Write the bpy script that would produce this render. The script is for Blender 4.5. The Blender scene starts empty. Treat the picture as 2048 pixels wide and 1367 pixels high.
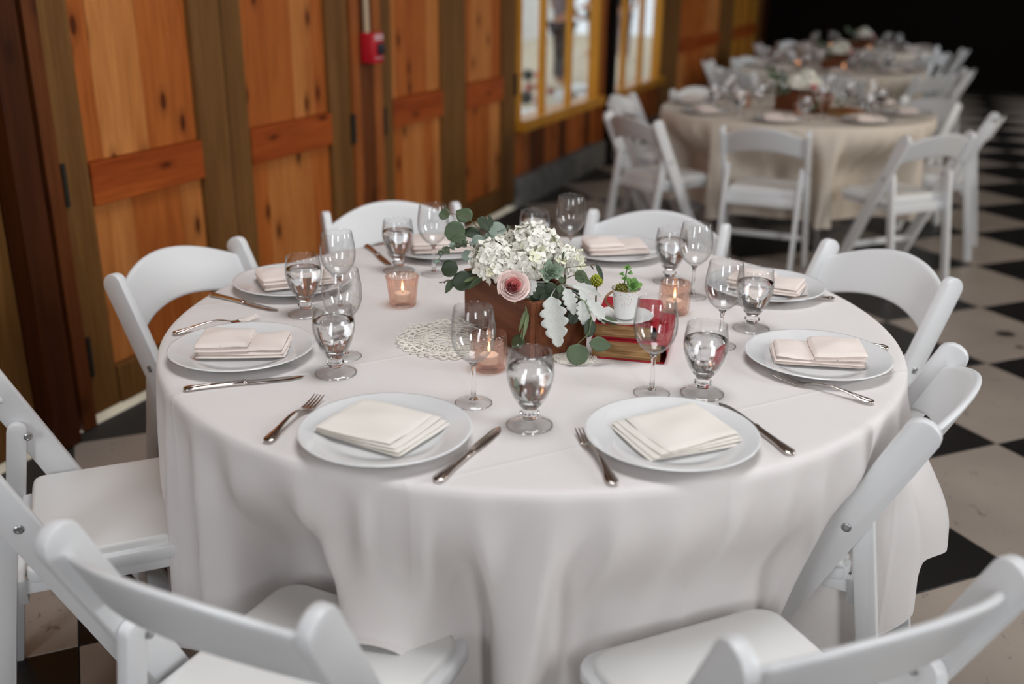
import bpy, bmesh, math, random
import numpy as np
from mathutils import Vector, Matrix, Euler
R = math.radians
PI = math.pi
random.seed(7)
SC = bpy.context.scene
C = SC.collection

# ------------------------------------------------------------------ camera
CAM_H, F_PX, PITCH, ROLL = 1.4897, 1988.85, R(20.07), R(0.607)
W_PX, H_PX = 2048.0, 1367.0
cam_d = bpy.data.cameras.new('camera')
cam = bpy.data.objects.new('camera', cam_d)
C.objects.link(cam)
cam_d.sensor_width = 36.0
cam_d.lens = F_PX / W_PX * 36.0
cam.matrix_world = Matrix.Translation((0, 0, CAM_H)) @ Matrix.Rotation(PI / 2 - PITCH, 4, 'X') @ Matrix.Rotation(ROLL, 4, 'Z')
cam_d.clip_start = 0.05
cam_d.clip_end = 200
cam_d.dof.use_dof = True
cam_d.dof.focus_distance = 2.02
cam_d.dof.aperture_fstop = 1.75
SC.camera = cam

# ------------------------------------------------------------------ frame of the panelled wall (u along it, n outward, z up)
TW = R(67.70)
DU = Vector((math.cos(TW), math.sin(TW), 0))
NN = Vector((-DU.y, DU.x, 0))
XW = 2.5674
def wp(u, n, z):
    return DU * u + NN * (XW + n) + Vector((0, 0, z))

# ------------------------------------------------------------------ world, lights, exposure
SC.view_settings.view_transform = 'Standard'
SC.view_settings.look = 'None'
SC.view_settings.gamma = 1.0
SC.view_settings.use_curve_mapping = False
SC.view_settings.exposure = 0.0
SC.cycles.use_denoising = True
SC.cycles.use_adaptive_sampling = True
SC.cycles.adaptive_threshold = 0.03
SC.cycles.max_bounces = 10
SC.cycles.transmission_bounces = 10
SC.cycles.transparent_max_bounces = 12
SC.cycles.glossy_bounces = 3
SC.cycles.diffuse_bounces = 3
SC.cycles.sample_clamp_indirect = 6.0
world = bpy.data.worlds.new('world')
SC.world = world
world.use_nodes = True
world.node_tree.nodes['Background'].inputs[0].default_value = (0.88, 0.94, 1.0, 1)
world.node_tree.nodes['Background'].inputs[1].default_value = 1.25

def area(name, loc, target, sx, sy, power, col, spread=PI):
    d = bpy.data.lights.new(name, 'AREA')
    d.shape = 'RECTANGLE'
    d.size, d.size_y = sx, sy
    d.energy = power
    d.color = col
    d.spread = spread
    o = bpy.data.objects.new(name, d)
    C.objects.link(o)
    o.location = loc
    o.rotation_euler = (Vector(target) - Vector(loc)).to_track_quat('-Z', 'Y').to_euler()
    return o
REAR_U, RIGHT_N, CEIL = -2.6, -7.2, 4.6
# lamps added at assumed openings of the unseen rear and right walls and roof
def added_window_light(name, u, n, z, du, dn, sx, sy, power, col, spread=PI):
    loc = wp(u, n, z)
    return area(name, loc, wp(u + du, n + dn, z - 0.3), sx, sy, power, col, spread)
added_window_light('added_daylight_rear_a', REAR_U + 0.02, -1.5, 2.0, 1, 0, 0.8, 2.2, 17, (0.93, 0.96, 1.0), R(120))
added_window_light('added_daylight_rear_b', REAR_U + 0.02, -5.2, 2.5, 1, 0, 1.1, 2.0, 58, (0.96, 0.98, 1.0), R(120))
added_window_light('added_daylight_right_a', 2.2, RIGHT_N + 0.02, 2.6, 0, 1, 1.0, 2.4, 41, (0.96, 0.98, 1.0), R(120))
added_window_light('added_daylight_right_b', 6.2, RIGHT_N + 0.02, 2.6, 0, 1, 1.0, 2.4, 38, (1.0, 0.9, 0.78), R(120))  # warm lamp colour stands for bounce off the wood
added_window_light('added_daylight_right_c', 12.6, RIGHT_N + 0.02, 2.6, 0, 1, 1.6, 2.6, 55, (0.9, 0.95, 1.0), R(120))
# added overhead lamp, its spread narrowed as if in a well
area('added_roof_light', wp(1.9, -2.2, CEIL - 0.01), wp(1.9, -2.2, 0), 2.0, 1.6, 46, (0.97, 0.98, 1.0), R(140))

# ------------------------------------------------------------------ pixel helpers (2048 x 1367 frame)
CAMM = cam.matrix_world.copy()
def ray(x, y):
    return (CAMM.to_3x3() @ Vector(((x - W_PX / 2) / F_PX, -(y - H_PX / 2) / F_PX, -1.0)))
def at_z(x, y, z):
    d = ray(x, y)
    return Vector((0, 0, CAM_H)) + d * ((z - CAM_H) / d.z)
def at_Y(x, y, Y):
    d = ray(x, y)
    return Vector((0, 0, CAM_H)) + d * (Y / d.y)
def at_n(x, y, n):
    d = ray(x, y)
    return Vector((0, 0, CAM_H)) + d * ((XW + n) / d.dot(NN))

# ------------------------------------------------------------------ materials
def lin(c):
    return tuple(((v / 255) / 12.92 if v / 255 <= 0.04045 else ((v / 255 + 0.055) / 1.055) ** 2.4) for v in c)
class NT:
    def __init__(s, name):
        s.m = bpy.data.materials.new(name)
        s.m.use_nodes = True
        s.t = s.m.node_tree
        s.p = s.t.nodes['Principled BSDF']
    def n(s, kind, **kw):
        nd = s.t.nodes.new(kind)
        for k, v in kw.items():
            if k.startswith('i_'):
                key = k[2:]
                key = int(key) if key.isdigit() else key.replace('_', ' ')
                nd.inputs[key].default_value = v
            else:
                setattr(nd, k, v)
        return nd
    def l(s, a, b):
        s.t.links.new(a, b)
    def ramp(s, fac, stops, interp='LINEAR'):
        r = s.t.nodes.new('ShaderNodeValToRGB')
        r.color_ramp.interpolation = interp
        e = r.color_ramp.elements
        while len(e) < len(stops):
            e.new(0.5)
        for k, (p, c) in enumerate(stops):
            e[k].position = p
            e[k].color = (*c, 1) if len(c) == 3 else c
        s.l(fac, r.inputs[0])
        return r.outputs[0]
    def coords(s, scale=(1, 1, 1), kind='Object', loc=(0, 0, 0)):
        tc = s.n('ShaderNodeTexCoord')
        mp = s.n('ShaderNodeMapping')
        mp.inputs['Scale'].default_value = scale
        mp.inputs['Location'].default_value = loc
        s.l(tc.outputs[kind], mp.inputs[0])
        return mp.outputs[0]
    def bump(s, h, strength=0.2, dist=0.01):
        b = s.n('ShaderNodeBump')
        b.inputs['Strength'].default_value = strength
        b.inputs['Distance'].default_value = dist
        s.l(h, b.inputs['Height'])
        s.l(b.outputs[0], s.p.inputs['Normal'])
def plain(name, col, rough=0.5, metal=0.0, spec=0.5, noise=0.0, nscale=30, bump=0.0, sub=0.0, sheen=0.0, coat=0.0):
    m = NT(name)
    p = m.p
    p.inputs['Base Color'].default_value = (*col, 1)
    p.inputs['Roughness'].default_value = rough
    p.inputs['Metallic'].default_value = metal
    p.inputs['Specular IOR Level'].default_value = spec
    p.inputs['Sheen Weight'].default_value = sheen
    p.inputs['Coat Weight'].default_value = coat
    if sub:
        p.inputs['Subsurface Weight'].default_value = sub
        p.inputs['Subsurface Radius'].default_value = (0.01, 0.008, 0.006)
    if noise or bump:
        nz = m.n('ShaderNodeTexNoise', i_Scale=nscale, i_Detail=4.0)
        m.l(m.coords(), nz.inputs['Vector'])
        if noise:
            a = tuple(max(0, c * (1 - noise)) for c in col)
            b = tuple(min(1, c * (1 + noise)) for c in col)
            m.l(m.ramp(nz.outputs[0], [(0.3, a), (0.7, b)]), p.inputs['Base Color'])
        if bump:
            m.bump(nz.outputs[0], bump, 0.004)
    return m.m
def wood(name, ca, cb, cdark, axis='Z', rough=0.45, knots=0.5, seed=0.0, spec=0.14):
    """plank wood: grain streaks along one axis, per-object offset, a few knots"""
    m = NT(name)
    sc = {'Z': (1, 1, 0.07), 'X': (0.07, 1, 1)}[axis]
    tc = m.n('ShaderNodeTexCoord')
    oi = m.n('ShaderNodeObjectInfo')
    off = m.n('ShaderNodeVectorMath', operation='SCALE')
    cmb = m.n('ShaderNodeCombineXYZ', i_0=13.0 + seed, i_1=7.0, i_2=31.0)
    m.l(cmb.outputs[0], off.inputs[0])
    m.l(oi.outputs['Random'], off.inputs['Scale'])
    add = m.n('ShaderNodeVectorMath', operation='ADD')
    m.l(tc.outputs['Object'], add.inputs[0])
    m.l(off.outputs[0], add.inputs[1])
    mp = m.n('ShaderNodeMapping')
    mp.inputs['Scale'].default_value = sc
    m.l(add.outputs[0], mp.inputs[0])
    n1 = m.n('ShaderNodeTexNoise', i_Scale=9.0, i_Detail=3.0, i_Distortion=0.6)
    n2 = m.n('ShaderNodeTexNoise', i_Scale=70.0, i_Detail=3.0)
    m.l(mp.outputs[0], n1.inputs['Vector'])
    m.l(mp.outputs[0], n2.inputs['Vector'])
    base = m.ramp(n1.outputs[0], [(0.3, ca), (0.68, cb)])
    fine = m.ramp(n2.outputs[0], [(0.35, (0.72, 0.66, 0.6)), (0.6, (1, 1, 1))])
    mx = m.n('ShaderNodeMix', data_type='RGBA', blend_type='MULTIPLY')
    mx.inputs[0].default_value = 0.7
    m.l(base, mx.inputs[6])
    m.l(fine, mx.inputs[7])
    out = mx.outputs[2]
    if knots:
        sx_ = m.n('ShaderNodeSeparateXYZ')
        m.l(add.outputs[0], sx_.inputs[0])
        cb_ = m.n('ShaderNodeCombineXYZ')
        for k_, (src, sc_) in enumerate(((0, {'Z': 5.0, 'X': 2.4}[axis]), (2, {'Z': 2.2, 'X': 7.0}[axis]))):
            mu = m.n('ShaderNodeMath', operation='MULTIPLY')
            m.l(sx_.outputs[src], mu.inputs[0])
            mu.inputs[1].default_value = sc_
            m.l(mu.outputs[0], cb_.inputs[k_])
        vo = m.n('ShaderNodeTexVoronoi', i_Scale=1.0, voronoi_dimensions='2D')
        m.l(cb_.outputs[0], vo.inputs['Vector'])
        kf = m.ramp(vo.outputs['Distance'], [(0.05, (knots,) * 3), (0.085, (knots * 0.35,) * 3), (0.17, (0, 0, 0))])
        mk = m.n('ShaderNodeMix', data_type='RGBA')
        m.l(kf, mk.inputs[0])
        m.l(out, mk.inputs[6])
        mk.inputs[7].default_value = (*cdark, 1)
        out = mk.outputs[2]
    m.l(out, m.p.inputs['Base Color'])
    m.p.inputs['Roughness'].default_value = rough
    m.p.inputs['Specular IOR Level'].default_value = spec
    m.bump(n2.outputs[0], 0.12, 0.003)
    return m.m
def glass(name, col=(1, 1, 1), ior=1.45, rough=0.0):
    m = NT(name)
    p = m.p
    p.inputs['Base Color'].default_value = (*col, 1)
    p.inputs['Transmission Weight'].default_value = 1.0
    p.inputs['Roughness'].default_value = rough
    p.inputs['IOR'].default_value = ior
    return m.m
def emit(name, col, s):
    m = NT(name)
    m.p.inputs['Base Color'].default_value = (*col, 1)
    m.p.inputs['Emission Color'].default_value = (*col, 1)
    m.p.inputs['Emission Strength'].default_value = s
    return m.m

M = {}
M['pine'] = wood('pine_wood', lin((184, 112, 56)), lin((204, 134, 74)), lin((70, 28, 8)), knots=0.9)
M['fir'] = wood('orange_fir_wood', lin((166, 88, 38)), lin((186, 106, 48)), lin((64, 20, 5)), knots=0.9, seed=3)
M['red_fir'] = wood('red_fir_wood', lin((140, 58, 20)), lin((176, 88, 36)), lin((60, 18, 5)), axis='X', knots=0.75, seed=5)
M['stile'] = wood('olive_brown_wood', lin((106, 72, 37)), lin((128, 90, 49)), lin((60, 34, 12)), knots=0.0, seed=9)
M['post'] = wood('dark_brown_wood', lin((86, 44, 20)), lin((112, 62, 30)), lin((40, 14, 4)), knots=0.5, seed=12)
M['edge_fir'] = wood('orange_edge_wood', lin((146, 80, 38)), lin((168, 98, 50)), lin((60, 20, 5)), knots=0.4, seed=21)
M['gold_frame'] = wood('honey_varnished_wood', lin((196, 132, 42)), lin((214, 152, 58)), lin((110, 60, 10)), knots=0.0, seed=17, rough=0.3)
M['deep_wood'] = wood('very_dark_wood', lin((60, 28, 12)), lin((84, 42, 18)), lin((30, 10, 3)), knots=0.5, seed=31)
M['white_resin'] = plain('white_chair_resin', (0.80, 0.805, 0.81), 0.34, spec=0.5)
M['white_vinyl'] = plain('white_seat_vinyl', (0.80, 0.79, 0.77), 0.42, bump=0.03, nscale=400)
M['bolt'] = plain('steel_bolt', (0.42, 0.42, 0.42), 0.35, 0.9)
M['china'] = plain('white_china', (0.84, 0.84, 0.84), 0.12, coat=0.4)
M['napkin'] = plain('blush_napkin_cloth', (0.88, 0.77, 0.71), 0.9, sheen=0.15, bump=0.05, nscale=500)
M['napkin_lit'] = plain('lit_blush_napkin_cloth', (0.88, 0.83, 0.76), 0.9, sheen=0.15, bump=0.05, nscale=500)  # blush cloth with the brighter light on the front plates painted in
M['silver'] = plain('polished_cutlery_steel', (0.72, 0.66, 0.62), 0.16, 1.0)
def thin_glass(name, col, edge, refl=1.0, rough=0.0, graze=0.45):
    """thin blown glass: light passes straight, the surface mirrors by Fresnel, edges a little denser"""
    m = NT(name)
    lw = m.n('ShaderNodeLayerWeight', i_Blend=0.5)
    def power(e):
        p = m.n('ShaderNodeMath', operation='POWER')
        m.l(lw.outputs['Facing'], p.inputs[0])
        p.inputs[1].default_value = e
        return p.outputs[0]
    fac = m.n('ShaderNodeMath', operation='MULTIPLY_ADD', use_clamp=True)
    m.l(power(4.0), fac.inputs[0])
    fac.inputs[1].default_value = graze * refl
    fac.inputs[2].default_value = 0.075 * refl
    cr = m.n('ShaderNodeMix', data_type='RGBA')
    m.l(power(3.0), cr.inputs[0])
    cr.inputs[6].default_value = (*col, 1)
    cr.inputs[7].default_value = (*edge, 1)
    tr = m.n('ShaderNodeBsdfTransparent')
    m.l(cr.outputs[2], tr.inputs['Color'])
    gl = m.n('ShaderNodeBsdfGlossy', i_Roughness=rough)
    mx = m.n('ShaderNodeMixShader')
    m.l(fac.outputs[0], mx.inputs[0])
    m.l(tr.outputs[0], mx.inputs[1])
    m.l(gl.outputs[0], mx.inputs[2])
    m.l(mx.outputs[0], m.t.nodes['Material Output'].inputs['Surface'])
    return m.m
M['glass'] = glass('clear_glass', (1, 1, 1), 1.45)
M['thin'] = thin_glass('thin_blown_glass', (0.998, 0.999, 0.999), (0.72, 0.73, 0.73), 1.0, 0.0, 0.6)
M['foot_glass'] = thin_glass('clear_foot_glass', (0.998, 0.999, 0.999), (0.85, 0.85, 0.85), 1.4)
M['pane'] = thin_glass('window_glass', (0.97, 0.98, 0.98), (0.9, 0.92, 0.92), 0.7)
M['water'] = glass('still_water', (0.99, 0.995, 1.0), 1.333)
M['pink_glass'] = thin_glass('pink_pressed_glass', (0.985, 0.87, 0.81), (0.93, 0.66, 0.57), 1.5, 0.05)
M['wax'] = plain('cream_candle_wax', (0.9, 0.84, 0.76), 0.4)
M['flame'] = emit('candle_flame', (1.0, 0.55, 0.22), 9.0)
M['metal_cup'] = plain('tealight_tin', (0.7, 0.7, 0.7), 0.3, 1.0)
M['hinge'] = plain('dark_iron_hinge', (0.03, 0.027, 0.02), 0.5, 0.6)
M['alarm_red'] = plain('alarm_red_plastic', lin((190, 22, 40)), 0.4)
M['alarm_white'] = plain('alarm_white_print', lin((225, 205, 208)), 0.5)
M['alarm_black'] = plain('alarm_black_plastic', (0.02, 0.02, 0.03), 0.4)
M['conduit'] = plain('cream_conduit', lin((190, 168, 138)), 0.5)
M['concrete'] = plain('grey_concrete', (0.16, 0.155, 0.145), 0.85, noise=0.3, nscale=12)
M['dark_wall'] = plain('near_black_void_and_post', (0.008, 0.006, 0.005), 0.95, spec=0.1)  # real colour of the slim post; on walls it paints the hall's darkness
M['pale_ceiling'] = plain('painted_ceiling_boards', (0.62, 0.54, 0.47), 0.8)  # unseen ceiling, kept pale to bounce fill light
M['plaster'] = plain('pale_outdoor_plaster', (0.78, 0.76, 0.74), 0.9, noise=0.05, nscale=3)
M['patio'] = plain('pale_patio_concrete', (0.62, 0.52, 0.38), 0.9, noise=0.15, nscale=6)
M['euc'] = plain('eucalyptus_green', lin((80, 96, 68)), 0.55, noise=0.25, nscale=40)
M['euc_dark'] = plain('dark_eucalyptus_green', lin((50, 64, 42)), 0.5, noise=0.25, nscale=40)
M['euc_pale'] = plain('pale_grey_eucalyptus', lin((134, 150, 136)), 0.6, noise=0.2, nscale=40)
M['stem'] = plain('plant_stem', lin((104, 92, 60)), 0.6)
M['stem_green'] = plain('green_stem', lin((118, 132, 92)), 0.6)
M['miller'] = plain('silver_felted_leaf', lin((206, 208, 202)), 0.9, noise=0.12, nscale=60, bump=0.2, sheen=0.3)
M['hydr'] = plain('cream_hydrangea_petal', (0.95, 0.93, 0.84), 0.65, noise=0.05, nscale=60)
M['hydr_green'] = plain('green_tinged_hydrangea_petal', (0.84, 0.84, 0.62), 0.65, noise=0.06, nscale=60)
M['rose_out'] = plain('pale_pink_rose_petal', (0.94, 0.74, 0.69), 0.6)
M['rose_in'] = plain('deep_pink_rose_petal', (0.88, 0.34, 0.33), 0.6)
M['succ'] = plain('grey_green_succulent', lin((150, 168, 146)), 0.55, noise=0.1, nscale=50)
M['succ_bright'] = plain('fresh_green_succulent', lin((138, 180, 104)), 0.55, noise=0.12, nscale=60)
M['moss'] = plain('olive_moss', lin((132, 130, 52)), 0.95, noise=0.4, nscale=120)
M['mum'] = plain('chartreuse_bloom', lin((176, 186, 62)), 0.8, noise=0.2, nscale=80)
M['soil'] = plain('dark_floral_foam', (0.02, 0.03, 0.015), 0.95)
M['box_wood'] = wood('walnut_planter_wood', lin((98, 56, 36)), lin((128, 78, 52)), lin((60, 26, 12)), axis='X', knots=0.0, seed=41)
M['book_red'] = plain('red_book_cloth', lin((168, 14, 34)), 0.75, bump=0.15, nscale=700)
M['lace'] = plain('cream_cotton_lace', (0.92, 0.87, 0.78), 0.95)
M['gilt'] = plain('worn_gilt', lin((150, 112, 74)), 0.4, 0.3)
M['skin'] = plain('skin', lin((205, 150, 122)), 0.6)
M['grey_shirt'] = plain('grey_mauve_shirt', lin((138, 122, 126)), 0.9)
M['dark_trousers'] = plain('dark_trousers', lin((70, 62, 62)), 0.9)
M['dark_hair'] = plain('dark_hair', lin((60, 40, 28)), 0.7)
M['pink_bloom'] = plain('pink_bloom', lin((214, 140, 128)), 0.8)
M['dark_leaf'] = plain('dark_green_foliage', lin((44, 58, 50)), 0.7)
M['steel_leg'] = plain('grey_table_steel', (0.25, 0.25, 0.26), 0.4, 0.8)
M['table_ply'] = plain('plywood_table_top', (0.45, 0.32, 0.2), 0.6)

# paper edge of a book: fine layered lines along z
m = NT('aged_page_edges')
wv = m.n('ShaderNodeTexNoise', i_Scale=260.0, i_Detail=2.0)
m.l(m.coords((0.05, 0.05, 1)), wv.inputs['Vector'])
m.l(m.ramp(wv.outputs[0], [(0.35, lin((128, 92, 54))), (0.65, lin((186, 148, 100)))]), m.p.inputs['Base Color'])
m.p.inputs['Roughness'].default_value = 0.9
M['pages'] = m.m
# porcelain with a band of small pink flowers
m = NT('flowered_porcelain')
vo = m.n('ShaderNodeTexVoronoi', i_Scale=230.0)
m.l(m.coords(), vo.inputs['Vector'])
sp = m.ramp(vo.outputs['Distance'], [(0.24, (1, 1, 1)), (0.34, (0, 0, 0))])
cc = m.ramp(vo.outputs['Color'], [(0.3, lin((214, 130, 140))), (0.5, lin((150, 160, 120))), (0.7, lin((224, 170, 160)))], 'CONSTANT')
sx = m.n('ShaderNodeSeparateXYZ')
m.l(m.coords(), sx.inputs[0])
band = m.ramp(sx.outputs[2], [(0.0, (0, 0, 0)), (0.026, (0, 0, 0)), (0.034, (0.5, 0.5, 0.5)), (0.047, (0.9, 0.9, 0.9)), (0.058, (0.9, 0.9, 0.9)), (0.061, (0, 0, 0))])
mu = m.n('ShaderNodeMath', operation='MULTIPLY')
m.l(sp, mu.inputs[0])
m.l(band, mu.inputs[1])
mx = m.n('ShaderNodeMix', data_type='RGBA')
m.l(mu.outputs[0], mx.inputs[0])
mx.inputs[6].default_value = (0.86, 0.85, 0.83, 1)
m.l(cc, mx.inputs[7])
m.l(mx.outputs[2], m.p.inputs['Base Color'])
m.p.inputs['Roughness'].default_value = 0.15
M['porcelain'] = m.m
# linen tablecloth
def cloth_mat(name, col, crease=None):
    m = NT(name)
    w1 = m.n('ShaderNodeTexNoise', i_Scale=900.0, i_Detail=2.0)
    m.l(m.coords(), w1.inputs['Vector'])
    h = w1.outputs[0]
    if crease is not None:
        # pressed fold lines in two directions across the linen
        tc = m.n('ShaderNodeTexCoord')
        mp = m.n('ShaderNodeMapping')
        mp.inputs['Rotation'].default_value = (0, 0, crease)
        m.l(tc.outputs['Object'], mp.inputs[0])
        sp_ = m.n('ShaderNodeSeparateXYZ')
        m.l(mp.outputs[0], sp_.inputs[0])
        for ax, per in ((0, 0.46), (1, 0.52)):
            a1 = m.n('ShaderNodeMath', operation='ADD')
            m.l(sp_.outputs[ax], a1.inputs[0])
            a1.inputs[1].default_value = 10 * per + 0.08
            md = m.n('ShaderNodeMath', operation='PINGPONG')
            m.l(a1.outputs[0], md.inputs[0])
            md.inputs[1].default_value = per / 2
            rp = m.ramp(md.outputs[0], [(0.0, (1, 1, 1)), (0.007, (0, 0, 0))], 'EASE')
            ad = m.n('ShaderNodeMath', operation='MULTIPLY_ADD')
            m.l(rp, ad.inputs[0])
            ad.inputs[1].default_value = 2.2
            m.l(h, ad.inputs[2])
            h = ad.outputs[0]
    m.bump(h, 0.3, 0.0016)
    m.p.inputs['Base Color'].default_value = (*col, 1)
    m.p.inputs['Roughness'].default_value = 0.6
    m.p.inputs['Specular IOR Level'].default_value = 0.25
    m.p.inputs['Sheen Weight'].default_value = 0.1
    return m.m
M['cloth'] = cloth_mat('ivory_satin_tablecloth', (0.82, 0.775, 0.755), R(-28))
M['cloth_bounce_tint'] = cloth_mat('bounce_tinted_ivory_tablecloth', (0.74, 0.65, 0.55))  # ivory cloth with warm bounce light tinted into its colour
# floor tiles
def tile_mat(name, base, var, rough, marks, stain=None):
    m = NT(name)
    g = m.n('ShaderNodeNewGeometry')
    nz = m.n('ShaderNodeTexNoise', i_Scale=2.2, i_Detail=5.0)
    m.l(g.outputs['Position'], nz.inputs['Vector'])
    a = tuple(c * (1 - var) for c in base)
    b = tuple(c * (1 + var) for c in base)
    out = m.ramp(nz.outputs[0], [(0.3, a), (0.7, b)])
    n2 = m.n('ShaderNodeTexNoise', i_Scale=26.0, i_Detail=6.0, i_Distortion=1.4)
    m.l(g.outputs['Position'], n2.inputs['Vector'])
    fl = m.ramp(n2.outputs[0], [(0.66, (0, 0, 0)), (0.72, (marks,) * 3)])
    mx = m.n('ShaderNodeMix', data_type='RGBA')
    m.l(fl, mx.inputs[0])
    m.l(out, mx.inputs[6])
    mx.inputs[7].default_value = (0.05, 0.04, 0.035, 1)
    out = mx.outputs[2]
    if stain:
        for (sx_, sy_, rr) in stain:
            vm = m.n('ShaderNodeVectorMath', operation='DISTANCE')
            wob = m.n('ShaderNodeTexNoise', i_Scale=14.0)
            m.l(g.outputs['Position'], wob.inputs['Vector'])
            m.l(g.outputs['Position'], vm.inputs[0])
            vm.inputs[1].default_value = (sx_, sy_, 0.0)
            ad = m.n('ShaderNodeMath', operation='MULTIPLY_ADD')
            m.l(wob.outputs[0], ad.inputs[0])
            ad.inputs[1].default_value = rr * 1.6
            m.l(vm.outputs['Value'], ad.inputs[2])
            ff = m.ramp(ad.outputs[0], [(rr * 1.6, (0.92,) * 3), (rr * 1.6 + 0.012, (0, 0, 0))])
            mk = m.n('ShaderNodeMix', data_type='RGBA')
            m.l(ff, mk.inputs[0])
            m.l(out, mk.inputs[6])
            mk.inputs[7].default_value = (0.02, 0.018, 0.016, 1)
            out = mk.outputs[2]
    m.l(out, m.p.inputs['Base Color'])
    m.p.inputs['Roughness'].default_value = rough
    m.p.inputs['Specular IOR Level'].default_value = 0.4
    return m.m
M['tile_cream'] = tile_mat('cream_floor_tile', (0.34, 0.285, 0.24), 0.12, 0.36, 0.55)
M['tile_black'] = tile_mat('black_floor_tile', (0.008, 0.007, 0.007), 0.2, 0.4, 0.0)
M['grout'] = plain('dark_floor_bed', (0.03, 0.026, 0.022), 0.8)

# ------------------------------------------------------------------ geometry helpers
class MB:
    """collects vertices and faces of one mesh"""
    def __init__(s):
        s.v, s.f = [], []
    def add(s, vs, fs, mat=None):
        o = len(s.v)
        for p in vs:
            p = Vector(p)
            s.v.append(tuple(mat @ p) if mat is not None else tuple(p))
        for f in fs:
            s.f.append(tuple(i + o for i in f))
        return s
    def box(s, c, size, mat=None, bev=0.0, seg=2):
        if bev <= 0:
            hx, hy, hz = (k / 2 for k in size)
            vs = [(c[0] + a * hx, c[1] + b * hy, c[2] + d * hz) for a in (-1, 1) for b in (-1, 1) for d in (-1, 1)]
            return s.add(vs, [(0, 1, 3, 2), (4, 6, 7, 5), (0, 4, 5, 1), (2, 3, 7, 6), (0, 2, 6, 4), (1, 5, 7, 3)], mat)
        bm = bmesh.new()
        bmesh.ops.create_cube(bm, size=1)
        for v in bm.verts:
            v.co = Vector((v.co.x * size[0] + c[0], v.co.y * size[1] + c[1], v.co.z * size[2] + c[2]))
        bmesh.ops.bevel(bm, geom=bm.edges[:], offset=bev, segments=seg, profile=0.5, affect='EDGES')
        return s.bm(bm, mat)
    def bm(s, bm, mat=None):
        bm.verts.index_update()
        s.add([v.co.copy() for v in bm.verts], [[v.index for v in f.verts] for f in bm.faces], mat)
        bm.free()
        return s
    def lathe(s, prof, seg=32, mat=None, close=False, wob=None):
        vs, fs = [], []
        n = len(prof)
        for j in range(seg):
            a = 2 * PI * j / seg
            for i, (r, z) in enumerate(prof):
                k = 1.0 if wob is None else wob(i, a)
                vs.append((r * k * math.cos(a), r * k * math.sin(a), z))
        for j in range(seg):
            j2 = (j + 1) % seg
            for i in range(n if close else n - 1):
                i2 = (i + 1) % n
                q = (j * n + i, j2 * n + i, j2 * n + i2, j * n + i2)
                fs.append(q)
        return s.add(vs, fs, mat)
    def tube(s, pts, rad, seg=8, mat=None, caps=True, flat=1.0):
        pts = [Vector(p) for p in pts]
        n = len(pts)
        rads = rad if isinstance(rad, (list, tuple)) else [rad] * n
        vs, fs = [], []
        up = Vector((0, 0, 1))
        prev = None
        for i in range(n):
            t = (pts[min(i + 1, n - 1)] - pts[max(i - 1, 0)])
            t = t.normalized() if t.length > 1e-9 else Vector((0, 0, 1))
            if prev is None:
                x = t.cross(up)
                if x.length < 1e-3:
                    x = t.cross(Vector((1, 0, 0)))
            else:
                x = prev - t * prev.dot(t)
            x.normalize()
            prev = x
            y = t.cross(x)
            for k in range(seg):
                a = 2 * PI * k / seg
                vs.append(pts[i] + x * (math.cos(a) * rads[i]) + y * (math.sin(a) * rads[i] * flat))
        for i in range(n - 1):
            for k in range(seg):
                k2 = (k + 1) % seg
                fs.append((i * seg + k, i * seg + k2, (i + 1) * seg + k2, (i + 1) * seg + k))
        if caps:
            fs.append(tuple(range(seg))[::-1])
            fs.append(tuple((n - 1) * seg + k for k in range(seg)))
        return s.add(vs, fs, mat)
    def grid(s, fn, nu, nv, mat=None):
        vs = [fn(i / nu, j / nv) for i in range(nu + 1) for j in range(nv + 1)]
        fs = [(i * (nv + 1) + j, (i + 1) * (nv + 1) + j, (i + 1) * (nv + 1) + j + 1, i * (nv + 1) + j + 1) for i in range(nu) for j in range(nv)]
        return s.add(vs, fs, mat)
    def prism(s, out, d0, d1, axis='x', bev=0.0, mat=None):
        """outline (a,b) extruded along axis; axis x: (a,b)=(y,z); axis z: (a,b)=(x,y); axis y: (a,b)=(x,z)"""
        def P(a, b, d):
            return {'x': (d, a, b), 'y': (a, d, b), 'z': (a, b, d)}[axis]
        n = len(out)
        bm = bmesh.new()
        A = [bm.verts.new(P(a, b, d0)) for a, b in out]
        B = [bm.verts.new(P(a, b, d1)) for a, b in out]
        bm.faces.new(A)
        bm.faces.new(B[::-1])
        for i in range(n):
            bm.faces.new((A[i], B[i], B[(i + 1) % n], A[(i + 1) % n]))
        bmesh.ops.recalc_face_normals(bm, faces=bm.faces[:])
        if bev:
            ed = [e for e in bm.edges if len(e.link_faces) == 2 and e.calc_face_angle(0) > 0.9]
            bmesh.ops.bevel(bm, geom=ed, offset=bev, segments=2, profile=0.5, affect='EDGES')
        return s.bm(bm, mat)
    def mesh(s, name, smooth=True, angle=40):
        me = bpy.data.meshes.new(name)
        me.from_pydata(s.v, [], s.f)
        me.update()
        bm = bmesh.new()
        bm.from_mesh(me)
        bmesh.ops.recalc_face_normals(bm, faces=bm.faces[:])
        if smooth:
            for f in bm.faces:
                f.smooth = True
            lim = R(angle)
            for e in bm.edges:
                if len(e.link_faces) == 2 and e.calc_face_angle(0) > lim:
                    e.smooth = False
        bm.to_mesh(me)
        bm.free()
        return me
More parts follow.
